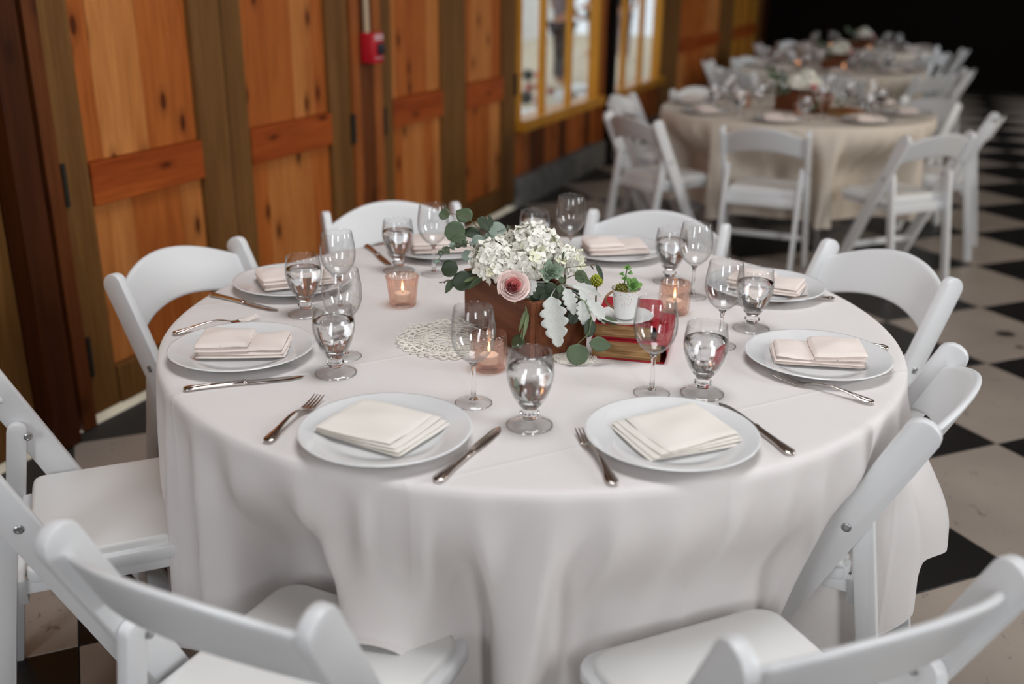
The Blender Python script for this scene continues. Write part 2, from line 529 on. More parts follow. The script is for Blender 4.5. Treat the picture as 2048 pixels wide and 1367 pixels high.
def obj(name, mb, mat, parent=None, loc=(0, 0, 0), rot=None, smooth=True, angle=40):
    me = mb if isinstance(mb, bpy.types.Mesh) else mb.mesh(name, smooth, angle)
    if mat is not None and not me.materials:
        me.materials.append(M[mat] if isinstance(mat, str) else mat)
    o = bpy.data.objects.new(name, me)
    C.objects.link(o)
    if parent is not None:
        o.parent = parent
    o.location = loc
    if rot is not None:
        if isinstance(rot, Matrix):
            o.rotation_euler = rot.to_euler()
        else:
            o.rotation_euler = rot
    return o
def tag(o, label, cat, group=None, kind=None):
    o['label'] = label
    o['category'] = cat
    if group:
        o['group'] = group
    if kind:
        o['kind'] = kind
    return o
def thing(name, label, cat, loc=(0, 0, 0), rotz=0.0, group=None, kind=None):
    o = bpy.data.objects.new(name, None)
    o.empty_display_size = 0.05
    C.objects.link(o)
    o.location = loc
    o.rotation_euler = (0, 0, rotz)
    return tag(o, label, cat, group, kind)
def dup(src, parent=None, world=None):
    """copy of a thing with its parts and sub-parts"""
    c = src.copy()
    C.objects.link(c)
    if parent is not None:
        c.parent = parent
        c.matrix_parent_inverse = src.matrix_parent_inverse.copy()
    for ch in list(src.children):
        dup(ch, c)
    if world is not None:
        c.matrix_world = world
    return c
def place(src, used, loc, rotz, label, group=None, cat=None, scale=1.0):
    """the prototype itself the first time, then copies"""
    if id(src) in used:
        o = dup(src)
    else:
        o = src
        used.add(id(src))
    o.location = loc
    o.rotation_euler = (0, 0, rotz)
    o.scale = (scale,) * 3
    o['label'] = label
    if group:
        o['group'] = group
    elif 'group' in o:
        del o['group']
    return o
USED = set()
def wall_matrix(u=0, n=0, z=0):
    m = Matrix(((DU.x, NN.x, 0, 0), (DU.y, NN.y, 0, 0), (0, 0, 1, 0), (0, 0, 0, 1)))
    m.translation = wp(u, n, z)
    return m
def wobj(name, mb, mat, u, n, z, parent=None, smooth=False):
    """an object in the frame of the panelled wall (local x along it, y outward)"""
    o = obj(name, mb, mat, None, smooth=smooth)
    o.matrix_world = wall_matrix(u, n, z)
    if parent is not None:
        o.parent = parent
        o.matrix_parent_inverse = parent.matrix_basis.inverted()
    return o
#PART2
# ================================================================== THE SETTING
# ---- floor of diagonal checker tiles
TS, TO, TA = 0.58534, (1.3680, 2.3389), R(23.19)
ca, sa = math.cos(TA), math.sin(TA)
def tile_pt(i, j):
    return Vector((TO[0] + i * TS * ca - j * TS * sa, TO[1] + i * TS * sa + j * TS * ca, 0))
def to_un(p):
    return p.dot(DU), p.dot(NN) - XW
FAR_U = 16.6
mb = MB()
mb.box(((REAR_U + FAR_U) / 2, RIGHT_N / 2, -0.045), (FAR_U - REAR_U, -RIGHT_N, 0.08))
floor = wobj('floor', mb, 'grout', 0, 0, 0)
tag(floor, 'floor of large cream and black checkered tiles laid diagonally', 'floor', kind='structure')
tile_mb = MB().box((0, 0, -0.002), (TS - 0.003, TS - 0.003, 0.005), bev=0.0012, seg=1)
tile_me = {c: tile_mb.mesh('tile_' + c, False) for c in ('cream', 'black')}
tile_me['cream'].materials.append(M['tile_cream'])
tile_me['black'].materials.append(M['tile_black'])
sp0, sp1 = at_z(2012, 668, 0), at_z(2040, 694, 0)
stained = tile_mb.mesh('tile_stained', False)
stained.materials.append(tile_mat('stained_cream_floor_tile', (0.34, 0.285, 0.24), 0.12, 0.36, 0.55, [(sp0.x, sp0.y, 0.045), (sp1.x, sp1.y, 0.016)]))
CAMI = CAMM.inverted()
cells = []
for i in range(-24, 40):
    for j in range(-24, 40):
        c = (tile_pt(i, j) + tile_pt(i + 1, j + 1)) / 2
        u, n = to_un(c)
        if not (REAR_U + 0.3 < u < FAR_U - 0.3 and RIGHT_N + 0.35 < n < -0.12):
            continue
        best = False
        for a in (0, 0.5, 1):
            for b in (0, 0.5, 1):
                q = CAMI @ tile_pt(i + a, j + b)
                if q.z < -0.3:
                    x, y = q.x / -q.z * F_PX, q.y / -q.z * F_PX
                    best |= abs(x) < 1040 and abs(y) < 700
        cells.append((0 if best else 1, c.length, i, j, c))
cells.sort(key=lambda t: t[:4])
st_mb, st_mat = MB(), []
for k, (_, _, i, j, c) in enumerate(cells):
    white = (i - j) % 2 == 0
    if k < 292:
        me = tile_me['cream' if white else 'black']
        if white and (c - sp0).length < 0.36 and abs(to_un(c)[0] - to_un(sp0)[0]) < 0.4:
            dl = sp0 - c
            if abs(dl.x * ca + dl.y * sa) < TS / 2 and abs(-dl.x * sa + dl.y * ca) < TS / 2:
                me = stained
        o = obj('tile', me, None, floor, c, (0, 0, TA))
    else:
        mm = Matrix.Translation(c) @ Matrix.Rotation(TA, 4, 'Z')
        st_mb.box((0, 0, -0.002), (TS - 0.003, TS - 0.003, 0.005), mm)
        st_mat.append(0 if white else 1)
for o in floor.children:
    o.matrix_parent_inverse = floor.matrix_basis.inverted()
if st_mat:
    o = obj('tile_field', st_mb, 'tile_cream', floor, smooth=False)
    o.matrix_parent_inverse = floor.matrix_basis.inverted()
    o.data.materials.append(M['tile_black'])
    for p in o.data.polygons:
        p.material_index = st_mat[p.index // 6]
    o['kind'] = 'stuff'

# ---- unseen shell: rear, right and far walls and the ceiling
def wall_with_openings(name, horiz, lo, hi, fixed, openings, mat, label):
    """horiz 'u' or 'n': the axis the wall runs along; openings (a0, a1, z0, z1)"""
    mb = MB()
    def piece(a0, a1, z0, z1):
        if a1 - a0 < 1e-4 or z1 - z0 < 1e-4:
            return
        ca_, cz = (a0 + a1) / 2, (z0 + z1) / 2
        if horiz == 'u':
            mb.box((ca_, fixed, cz), (a1 - a0, 0.14, z1 - z0))
        else:
            mb.box((fixed, ca_, cz), (0.14, a1 - a0, z1 - z0))
    x = lo
    for (a0, a1, z0, z1) in sorted(openings):
        piece(x, a0, -0.09, CEIL)
        piece(a0, a1, -0.09, z0)
        piece(a0, a1, z1, CEIL)
        x = a1
    piece(x, hi, -0.09, CEIL)
    o = wobj(name, mb, mat, 0, 0, 0)
    return tag(o, label, 'wall', kind='structure')
wall_with_openings('wall_rear', 'n', RIGHT_N, 0, REAR_U - 0.07, [(-1.9, -1.1, 0.9, 3.1), (-5.75, -4.65, 1.5, 3.5)], 'deep_wood', 'dark wooden wall with added tall window openings')
wall_with_openings('wall_right', 'u', REAR_U, FAR_U, RIGHT_N - 0.07, [(1.7, 2.7, 1.4, 3.8), (5.7, 6.7, 1.4, 3.8), (11.8, 13.4, 1.3, 3.9)], 'dark_wall', 'dark wall on the open side of the hall')  # openings in both walls are added for the area lights
wall_with_openings('wall_far', 'n', RIGHT_N, 0.3, FAR_U + 0.07, [], 'dark_wall', 'wall coloured black for darkness at the far end of the hall')
mb = MB()
def ceil_piece(u0, u1, n0, n1):
    mb.box(((u0 + u1) / 2, (n0 + n1) / 2, CEIL + 0.05), (u1 - u0, n1 - n0, 0.1))
cu0, cu1, cn0, cn1 = REAR_U - 0.15, FAR_U + 0.15, RIGHT_N - 0.2, 0.3
ceil_piece(cu0, 0.9, cn0, cn1)
ceil_piece(2.9, cu1, cn0, cn1)
ceil_piece(0.9, 2.9, cn0, -3.0)  # the gap left here is added for the roof lamp
ceil_piece(0.9, 2.9, -1.4, cn1)
tag(wobj('ceiling', mb, 'pale_ceiling', 0, 0, 0), 'pale boarded ceiling above the hall', 'ceiling', kind='structure')

# ---- panelled wall: upper wall, folding door leaves, posts, windows
mb = MB().box(((REAR_U + FAR_U) / 2, 0.06, (2.45 + CEIL) / 2), (FAR_U - REAR_U, 0.12, CEIL - 2.45))
mb.box(((REAR_U + 0.9) / 2, 0.06, 1.2), (0.9 - REAR_U, 0.12, 2.5))
mb.box((16.1 + 0.25, 0.06, 1.2), (0.5, 0.12, 2.5))
tag(wobj('wall_left', mb, 'deep_wood', 0, 0, 0), 'wooden wall over the folding doors and windows', 'wall', kind='structure')
rng = random.Random(11)
def door_leaf(num, u0, st0, pan0, pan1, st1, label, hinges=(), zrail=(0.752, 0.895), widths=None, mats=None, dark=()):
    """u0..st1: leaf extents; stiles u0..pan0 and pan1..st1, planks between"""
    t = thing('door_%d' % num, label, 'door', wp(u0, 0, 0), TW, kind='structure')
    def part(name, mb, mat, x, z, n=0.0):
        return obj(name, mb, mat, t, (x, n, z), smooth=False)
    L = st1 - u0
    part('backing_board', MB().box((L / 2, 0.05, 0), (L, 0.012, 2.42)), 'deep_wood', 0, 1.24)
    for a, b in ((u0, pan0), (pan1, st1)):
        part('stile', MB().box((0, 0.022, 0), (b - a - 0.004, 0.044, 2.42), bev=0.003), 'stile', (a + b) / 2 - u0, 1.24)
    pw = pan1 - pan0
    for z0, z1, nm in ((0.03, 0.17, 'bottom_rail'), (zrail[0], zrail[1], 'lock_rail'), (2.3, 2.45, 'top_rail')):
        part(nm, MB().box((0, 0.02, 0), (pw - 0.006, 0.052, z1 - z0), bev=0.003), 'red_fir' if nm == 'lock_rail' else 'stile', (pan0 + pan1) / 2 - u0, (z0 + z1) / 2)
    for k, (z0, z1) in enumerate(((0.172, zrail[0] - 0.002), (zrail[1] + 0.002, 2.298))):
        w = widths[k] if widths else None
        if not w:
            w = [rng.uniform(0.7, 1.4) for _ in range(5)]
        tot = sum(w)
        x = pan0
        for q, ww in enumerate(w):
            dx = ww / tot * pw
            mt = mats[k][q] if mats else rng.choice(['pine', 'fir', 'fir', 'pine'])
            part('plank', MB().box((0, 0.032, 0), (dx - 0.0015, 0.02, z1 - z0), bev=0.0015, seg=1), mt, x + dx / 2 - u0, (z0 + z1) / 2, rng.uniform(-0.001, 0.001))
            x += dx
    for (hu, hz) in hinges:
        part('hinge', MB().box((0, -0.006, 0), (0.034, 0.012, 0.14), bev=0.002, seg=1).tube([(0, -0.014, -0.07), (0, -0.014, 0.07)], 0.007, 8), 'hinge', hu - u0, hz)
    return t
door_leaf(1, 0.92, 0, 1.1, 2.06, 2.16, 'dark folding door leaf with a panel painted amber as lit beside the corner posts', zrail=(0.37, 0.50), mats=[['fir'] * 5, ['gold_frame'] * 5])  # upper fir panel gets honey wood to paint the light on it
door_leaf(2, 2.395, 0, 2.525, 3.10, 3.275, 'knotty pine folding door leaf next to the dark corner posts', [(2.40, 0.845), (2.40, 0.25)],
          widths=[[1.5, 0.9, 1.0, 0.9], [0.6, 1.5, 0.9, 0.8]], mats=[['pine', 'fir', 'fir', 'pine'], ['fir', 'pine', 'fir', 'fir']])
door_leaf(3, 3.28, 0, 3.405, 4.02, 4.20, 'pine folding door leaf with a strongly grained lock rail beside the fire alarm', [(4.20, 0.80)],
          widths=[[0.8, 1.0, 1.1, 0.9], [1.2, 1.1, 1.0, 0.6]], mats=[['fir', 'pine', 'pine', 'fir'], ['fir', 'fir', 'pine', 'fir']])
door_leaf(4, 4.485, 0, 4.61, 5.19, 5.32, 'orange pine folding door leaf on the window side of the fire alarm', [(4.50, 0.80)])
door_leaf(5, 5.325, 0, 5.50, 6.06, 6.28, 'orange pine folding door leaf next to the three-pane window', [(6.26, 0.83)])
door_leaf(6, 10.08, 0, 10.85, 12.98, 13.5, 'pale pine panelled bay between the two far windows')
def post(num, u0, u1, n0, n1, mat, label, z0=0.0):
    o = wobj('trim_%d' % num, MB().box(((u0 + u1) / 2, (n0 + n1) / 2, (z0 + 2.45) / 2), (u1 - u0, abs(n1 - n0), 2.45 - z0), bev=0.004), mat, 0, 0, 0)
    return tag(o, label, 'post', kind='structure')
post(1, 2.165, 2.265, -0.07, 0.08, 'deep_wood', 'dark square wooden corner post beside the lit-painted panel')
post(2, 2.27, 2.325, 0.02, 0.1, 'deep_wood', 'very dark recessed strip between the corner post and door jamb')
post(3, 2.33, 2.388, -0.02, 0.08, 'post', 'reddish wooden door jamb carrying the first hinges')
post(4, 4.207, 4.27, -0.015, 0.09, 'edge_fir', 'orange wooden jamb strip below the cream conduit')
post(5, 4.275, 4.40, -0.012, 0.1, 'post', 'dark brown post carrying the red fire alarm')
post(6, 4.405, 4.48, -0.015, 0.09, 'edge_fir', 'orange wooden jamb strip between the alarm post and hinged leaf')
post(7, 8.10, 8.20, -0.02, 0.1, 'edge_fir', 'orange jamb between the two windows')
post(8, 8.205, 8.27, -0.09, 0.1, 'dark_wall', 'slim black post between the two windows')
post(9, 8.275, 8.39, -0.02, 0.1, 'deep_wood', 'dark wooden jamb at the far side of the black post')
def window(num, u0, u1, label, mull, sill=0.515, top=2.2):
    t = thing('window_%d' % num, label, 'window', wp(u0, 0, 0), TW, kind='structure')
    L = u1 - u0
    def part(name, mb, mat, x, z, n=0.0):
        return obj(name, mb, mat, t, (x, n, z), smooth=False)
    for x in (0.04, L - 0.05):
        part('window_jamb', MB().box((0, 0.03, 0), (0.07, 0.08, top - sill), bev=0.004), 'gold_frame', x, (top + sill) / 2)
    part('window_sill', MB().box((0, 0.01, 0), (L, 0.16, 0.075), bev=0.008), 'gold_frame', L / 2, sill + 0.037)
    part('window_head', MB().box((0, 0.03, 0), (L, 0.12, 0.25), bev=0.004), 'deep_wood', L / 2, top + 0.125)
    xs = [0.08] + [q - u0 for q in mull] + [L - 0.09]
    for q in mull:
        part('mullion', MB().box((0, 0.04, 0), (0.055, 0.045, top - sill), bev=0.004), 'gold_frame', q - u0, (top + sill) / 2)
    for a, b in zip(xs[:-1], xs[1:]):
        part('pane', MB().box((0, 0.05, 0), (b - a, 0.005, top - sill - 0.06)), 'pane', (a + b) / 2, (top + sill + 0.06) / 2)
    k = max(6, int(L / 0.14))
    for q in range(k):
        w = L / k
        part('plank', MB().box((0, 0.03, 0), (w - 0.004, 0.03, sill - 0.2), bev=0.003, seg=1), rng.choice(['fir', 'fir', 'edge_fir', 'post']), (q + 0.5) * w, 0.2 + (sill - 0.2) / 2, rng.uniform(-0.003, 0.003))
    part('backing_board', MB().box((0, 0.06, 0), (L, 0.02, sill - 0.1)), 'deep_wood', L / 2, 0.1 + (sill - 0.1) / 2)
    return t
window(1, 6.29, 8.09, 'three-pane window with honey-coloured frame beside the folding doors', [6.87, 7.44])
window(2, 8.395, 10.07, 'three-pane honey-framed window beyond the slim black post', [8.90, 9.46])
door_leaf(7, 13.51, 0, 13.9, 15.7, 16.1, 'honey-coloured panelled door at the far dark end of the wall', mats=[['gold_frame', 'edge_fir', 'gold_frame', 'edge_fir', 'gold_frame']] * 2, widths=[[1, 0.6, 1, 0.6, 1]] * 2)
for k, (a, b, lb) in enumerate(((6.29, 8.09, 'grey concrete kerb under the nearest three-pane window'), (8.1, 10.07, 'grey concrete kerb under the window beyond the black post'))):
    o = wobj('baseboard_%s' % 'abc'[k], MB().box(((a + b) / 2, 0.01, 0.1), (b - a, 0.12, 0.2), bev=0.006), 'concrete', 0, 0, 0)
    o.name = 'baseboard_left' if k == 0 else 'baseboard_left.%03d' % k
    tag(o, lb, 'baseboard', kind='structure')

# ---- red fire alarm pull station with its conduit
t = thing('fire_alarm', 'red fire alarm pull station with black handle on the brown post', 'fire alarm', wp(4.335, -0.012, 1.10), TW)
obj('housing', MB().box((0, -0.035, 0.07), (0.105, 0.07, 0.14), bev=0.006), 'alarm_red', t)
obj('handle', MB().box((0.012, -0.078, 0.066), (0.05, 0.018, 0.05), bev=0.004).box((0.012, -0.09, 0.066), (0.022, 0.012, 0.026), bev=0.003), 'alarm_black', t)
h = obj('white_panel', MB().box((0.005, -0.0715, 0.12), (0.07, 0.003, 0.026), bev=0.001, seg=1), 'alarm_white', t)
def text_part(txt, size, loc, mat, parent, rot=(PI / 2, 0, 0)):
    cu = bpy.data.curves.new('lettering', 'FONT')
    cu.body = txt
    cu.size = size
    cu.align_x = 'CENTER'
    cu.align_y = 'CENTER'
    cu.extrude = 0.0006
    tmp = bpy.data.objects.new('tmp', cu)
    C.objects.link(tmp)
    bpy.context.view_layer.update()
    me = bpy.data.meshes.new_from_object(tmp.evaluated_get(bpy.context.evaluated_depsgraph_get()))
    bpy.data.objects.remove(tmp)
    me.materials.clear()
    o = obj('lettering', me, mat, parent, loc, rot)
    return o
text_part('FIRE', 0.022, (0.005, -0.0735, 0.12), 'alarm_red', h)
text_part('PULL DOWN', 0.0125, (0.005, -0.0715, 0.024), 'alarm_white', t)
c = wobj('conduit', MB().tube([(4.315, -0.032, 1.235), (4.312, -0.032, 1.5), (4.312, -0.032, 2.44)], 0.0145, 10), 'conduit', 0, 0, 0, smooth=True)
tag(c, 'cream electrical conduit running up from the red fire alarm', 'conduit')

# ---- outdoors seen through the windows
o = wobj('ground', MB().box((9, 7, -0.07), (40, 13.7, 0.1)), 'patio', 0, 0, 0)
tag(o, 'pale sunlit concrete patio outside the windows', 'ground', kind='structure')
o = wobj('wall_outdoor', MB().box((12, 7.5, 1.2), (34, 0.2, 2.6)), 'plaster', 0, 0, 0)
tag(o, 'pale plaster wall across the patio', 'wall', kind='structure')
# ================================================================== CHAIRS
TC = Vector((0.0407, 2.1307, 0))
TR, TZ = 0.80, 0.762
SLOPE, CH_TOP, TOP_Y = 0.49, 0.785, -0.27
def post_y(z):
    return TOP_Y + SLOPE * (CH_TOP - z)
def rounded_bar(y0, z0, y1, z1, w, r0, r1, nseg=8):
    """outline in the (y,z) plane of a flat bar with rounded ends"""
    d = Vector((y1 - y0, z1 - z0))
    L = d.length
    d.normalize()
    nrm = Vector((-d.y, d.x))
    pts = []
    for k in range(nseg + 1):
        a = -PI / 2 + PI * k / nseg
        pts.append((L - r1 + r1 * math.cos(a), (w / 2) * math.sin(a)) if r1 else ((L, -w / 2) if k == 0 else (L, w / 2)))
    for k in range(nseg + 1):
        a = PI / 2 + PI * k / nseg
        pts.append((r0 + r0 * math.cos(a), (w / 2) * math.sin(a)) if r0 else ((0, w / 2) if k == 0 else (0, -w / 2)))
    out = []
    for a, b in pts:
        p = (y0 + d.x * a + nrm.x * b, z0 + d.y * a + nrm.y * b)
        if not out or (abs(p[0] - out[-1][0]) + abs(p[1] - out[-1][1])) > 1e-5:
            out.append(p)
    return out
def make_chair():
    t = thing('folding_chair', 'chair', 'chair')
    hw = 0.218
    for s in (-1, 1):
        mb = MB().prism(rounded_bar(post_y(0.0), 0.0, TOP_Y, CH_TOP, 0.064, 0.0, 0.026), s * hw - 0.012, s * hw + 0.012, 'x', bev=0.004)
        mb.v = [(x, y, max(z, 0.0)) for x, y, z in mb.v]
        bp = obj('back_post', mb, 'white_resin', t)
        zt = 0.585
        x = s * (hw - 0.0245)
        mb = MB().prism(rounded_bar(-0.265, 0.0, post_y(zt) - 0.004, zt, 0.04, 0.0, 0.018), x - 0.0115, x + 0.0115, 'x', bev=0.003)
        mb.v = [(x_, y, max(z, 0.0)) for x_, y, z in mb.v]
        obj('rear_leg', mb, 'white_resin', t)
        zb = 0.555
        for bx in (s * (hw + 0.0125), s * (hw - 0.0375)):
            mb = MB().lathe([(0, -0.002), (0.009, -0.002), (0.009, 0.0015), (0.0062, 0.003), (0.0045, 0.0012), (0, 0.0012)], 14,
                            Matrix.Translation((bx, post_y(zb), zb)) @ Matrix.Rotation(PI / 2 if bx * s > hw * 1.0 and s > 0 or (s < 0 and bx > -hw) else -PI / 2, 4, 'Y'))
            obj('bolt', mb, 'bolt', bp)
    # backrest: arched top and bottom, bowed backwards, between the posts
    W2 = hw - 0.011
    def back(u, v, side):
        x = (u * 2 - 1) * W2
        k = 1 - (x / W2) ** 2
        zc = 0.628 + 0.042 * k + v * (0.112 + 0.012 * k)
        y = post_y(zc) - 0.006 - 0.042 * k + side * 0.0085
        e = min(1.0, (min(v, 1 - v)) / 0.08)
        return (x, y - side * 0.0085 * (1 - math.sqrt(max(0, 1 - (1 - e) ** 2))), zc)
    mb = MB()
    nu, nv = 18, 10
    vs = [0, 0.02, 0.05, 0.08, 0.3, 0.5, 0.7, 0.92, 0.95, 0.98, 1]
    f1 = lambda u, v: back(u, vs[int(round(v * nv))], 1)
    f0 = lambda u, v: back(u, vs[int(round(v * nv))], -1)
    mb.grid(f1, nu, nv)
    mb.grid(f0, nu, nv)
    bm = bmesh.new()
    bv = [bm.verts.new(p) for p in mb.v]
    for f in mb.f:
        bm.faces.new([bv[i] for i in f])
    bmesh.ops.remove_doubles(bm, verts=bm.verts[:], dist=1e-5)
    bmesh.ops.holes_fill(bm, edges=[e for e in bm.edges if e.is_boundary])
    obj('backrest', MB().bm(bm), 'white_resin', t, angle=50)
    # seat: resin frame and padded top
    def rrect(w, y0, y1, r, wb=None):
        wb = wb or w
        pts = []
        for (cx, cy, a0) in ((w / 2 - r, y1 - r, 0), (-w / 2 + r, y1 - r, PI / 2), (-wb / 2 + r * 0.5, y0 + r * 0.5, PI), (wb / 2 - r * 0.5, y0 + r * 0.5, 3 * PI / 2)):
            rr = r if cy > 0 else r * 0.5
            for k in range(6):
                a = a0 + PI / 2 * k / 5
                pts.append((cx + rr * math.cos(a), cy + rr * math.sin(a)))
        return pts
    mb = MB().prism(rrect(0.395, -0.165, 0.185, 0.045), 0.418, 0.446, 'z', bev=0.006)
    obj('seat_frame', mb, 'white_resin', t)
    out = rrect(0.362, -0.16, 0.165, 0.04)
    mb = MB()
    rings = [(1.0, 0.446), (1.0, 0.456), (0.985, 0.4605), (0.95, 0.462), (0.5, 0.4635), (0.0, 0.464)]
    n = len(out)
    cy = 0.02
    vs2 = [(px * s, cy + (py - cy) * s, z) for s, z in rings[:-1] for px, py in out] + [(0, cy, 0.464)]
    fs = [(i * n + k, i * n + (k + 1) % n, (i + 1) * n + (k + 1) % n, (i + 1) * n + k) for i in range(len(rings) - 2) for k in range(n)]
    fs += [((len(rings) - 2) * n + k, (len(rings) - 2) * n + (k + 1) % n, len(vs2) - 1) for k in range(n)]
    mb.add(vs2, fs)
    obj('seat_pad', mb, 'white_vinyl', t, angle=60)
    for s in (-1, 1):
        obj('side_rail', MB().box((s * 0.17, -0.01, 0.404), (0.02, 0.34, 0.03), bev=0.003), 'white_resin', t)
    zc = 0.395
    obj('rear_crossbar', MB().box((0, -0.178, zc), (0.365, 0.02, 0.052), bev=0.004), 'white_resin', t)
    obj('front_stretcher', MB().box((0, post_y(0.17), 0.17), (0.415, 0.018, 0.032), bev=0.004), 'white_resin', t)
    return t
CHAIR = make_chair()
def put_chair(center, ang, r_top, label, group=None, twist=0.0):
    """ang: bearing of the chair from the table centre; r_top: distance of its post tops"""
    r = r_top + TOP_Y
    a = R(ang)
    return place(CHAIR, USED, (center.x + r * math.cos(a), center.y + r * math.sin(a), 0), a + PI / 2 + R(twist), label, group)
# (bearing, distance of post tops, twist, label)
MAIN = [
    (-113.5, 1.152, -2.4, 'white folding chair with the tablecloth hem lying on its seat'),
    (-69.95, 1.192, 3.6, 'white folding chair between the pushed-in chair and the hem-covered chair'),
    (-25.6, 0.875, -3.0, 'white folding chair pushed in tight, tablecloth bulging out under its backrest'),
    (26.9, 1.110, 0.0, 'white folding chair over checkered tiles, next to the pushed-in chair'),
    (67.2, 1.063, -2.5, 'white folding chair of the main table backing onto the second table'),
    (112.2, 1.165, 0.5, 'white folding chair backing onto the wooden doors near the fire alarm'),
    (155.0, 1.050, -3.0, 'white folding chair against the knotty pine door leaf'),
    (-160.6, 1.185, 3.2, 'white folding chair between the pine door leaf and the hem-covered chair'),
]
MAIN_CHAIRS = [put_chair(TC, a, r, lb, None, tw) for a, r, tw, lb in MAIN]

# ================================================================== TABLES AND CLOTHS
def make_table(name, label, loc):
    t = thing(name, label, 'table', loc, R(53))
    obj('table_top', MB().lathe([(0, 0.735), (TR - 0.024, 0.735), (TR - 0.018, 0.741), (TR - 0.018, 0.752), (TR - 0.026, 0.758), (0, 0.758)], 64), 'table_ply', t, angle=30)
    for s in (-1, 1):
        mb = MB()
        for q in (-1, 1):
            mb.tube([(q * 0.33, s * 0.32, 0.735), (q * 0.33, s * 0.34, 0.35), (q * 0.33, s * 0.34, 0.0)], 0.014, 8)
        mb.tube([(-0.33, s * 0.34, 0.06), (0.33, s * 0.34, 0.06)], 0.011, 8)
        obj('folding_leg', mb, 'steel_leg', t)
    return t
make_table('round_table', 'round folding table under the ivory cloth of the main setting', TC)

def drape(seats, pushed, short=(), seed=3, NA=480, NR=30, RAD=1.36):
    """linen disc hanging over the round top in folds; seats: (bearing, distance of post tops, None or lateral range lying on the seat)"""
    rg = np.random.RandomState(seed)
    rr = np.concatenate([[TR - 0.03, TR - 0.014, TR - 0.005], TR + (RAD - TR) * np.linspace(0.006, 1, NR) ** 1.15])
    nr = len(rr)
    th = np.arange(NA) * 2 * np.pi / NA
    # fold crests: (bearing at the edge, bearing at the hem, strength)
    crests = [(-158, -160, 0.35), (-149, -148, 0.9), (-138, -135, 1.0), (-130, -127, 1.0), (-118.5, -113, 1.25), (-109.5, -108.5, 1.2), (-103, -101, 0.5), (-96.5, -96.5, 1.15), (-87, -94.5, 0.9), (-81, -84, 1.15), (-73.5, -76, 0.6), (-66, -72, 1.4), (-59, -60, 0.7), (-54, -52.5, 1.1), (-45, -44, 0.9), (-33, -33, 0.5), (-25, -24, 0.5), (-16, -15, 0.5)]
    b = -7.0
    while b < 196:
        crests.append((b, b + rg.uniform(-3, 3), rg.uniform(0.7, 1.25)))
        b += rg.uniform(8.5, 14.0)
    crests.sort()
    dips = np.zeros(NA)
    for (b, w, dep) in short:
        dd = np.angle(np.exp(1j * (th - np.radians(b)))) / np.radians(w)
        dips = np.maximum(dips, dep * np.clip(1.5 - np.abs(dd), 0, 1) ** 0.8)
    F = np.clip((rr - TR) / (RAD - TR), 0, 1)
    P = np.zeros((nr, NA, 3))
    d0 = np.degrees(np.angle(np.exp(1j * th)))
    for i, r in enumerate(rr):
        f = F[i]
        c = np.array([a0 + (a1 - a0) * f for a0, a1, _ in crests])
        k = np.array([w for _, _, w in crests])
        o_ = np.argsort(c)
        c, k = c[o_], k[o_]
        c = np.concatenate([c[-1:] - 360, c, c[:1] + 360])
        k = np.concatenate([k[-1:], k, k[:1]])
        d = np.where(d0 < c[0], d0 + 360, d0)
        d = np.where(d >= c[-1], d - 360, d)
        q = np.clip(np.searchsorted(c, d, side='right') - 1, 0, len(c) - 2)
        u = np.clip((d - c[q]) / (c[q + 1] - c[q]), 0, 1)
        wgt = k[q] * (1 - u) + k[q + 1] * u
        gap = np.radians(np.maximum(c[q + 1] - c[q], 3.0))
        sharp = 1 - 2 * np.abs(np.sin(np.pi * u)) ** 0.85
        rd = (0.35 * np.cos(2 * np.pi * u) + 0.65 * sharp) * wgt
        exc = max(0.0, r / (TR + 0.07 * f) - 1.0)
        a_ = np.minimum(gap * TR / np.pi * np.sqrt(exc) * 0.92, 0.058) * min(1.0, f / 0.16) ** 0.8
        s = (RAD - TR - dips) * f
        rad = np.where(r > TR, TR + 0.004 * min(1, f / 0.02) + 0.015 * f + a_ * (rd + 0.05), r)
        P[i, :, 0] = rad * np.cos(th)
        P[i, :, 1] = rad * np.sin(th)
        edge = 0.010 * np.exp(-(max(0.0, r - TR) / 0.012)) if r > TR else 0.0
        P[i, :, 2] = TZ - 0.97 * s - (0.004 if r > TR else (0.0012 if r > TR - 0.008 else 0.0)) * (1 if r <= TR else 1) + 0 * edge
    Z = P[:, :, 2]
    hem = F[:, None] + 0 * Z
    def shift(mask, amount, ca_, sa_):
        P[:, :, 0][mask] += amount[mask] * ca_
        P[:, :, 1][mask] += amount[mask] * sa_
    sm = lambda x, a, b: np.clip((x - a) / (b - a), 0, 1) ** 2 * (3 - 2 * np.clip((x - a) / (b - a), 0, 1))
    for (bb, rt, on_top) in seats:
        a = np.radians(bb)
        r0 = rt + TOP_Y
        ca_, sa_ = np.cos(a), np.sin(a)
        dist = P[:, :, 0] * ca_ + P[:, :, 1] * sa_
        lat = -P[:, :, 0] * sa_ + P[:, :, 1] * ca_
        near = dist > 0.3
        front = r0 - 0.200                                    # the seat's front edge
        side = 1 - sm(np.abs(lat), 0.205, 0.275)
        keep = np.zeros_like(side)
        if on_top is not None:
            mid, hw = (on_top[0] + on_top[1]) / 2, (on_top[1] - on_top[0]) / 2
            keep = 1 - sm(np.abs(lat - mid), hw, hw + 0.035)
        depth = 1 - sm(Z, 0.475, 0.70)
        lim = front - 0.010 + 0.25 * (dist - TR - 0.03)
        over = np.maximum(0, dist - lim) * side * depth * (1 - keep)
        shift(near, -over, ca_, sa_)
        if on_top is not None:
            dist = P[:, :, 0] * ca_ + P[:, :, 1] * sa_
            below = np.maximum(0, 0.476 - Z)
            P[:, :, 2] += np.where(near, below * keep * 1.02, 0)
            shift(near, below * 0.5 * keep, ca_, sa_)
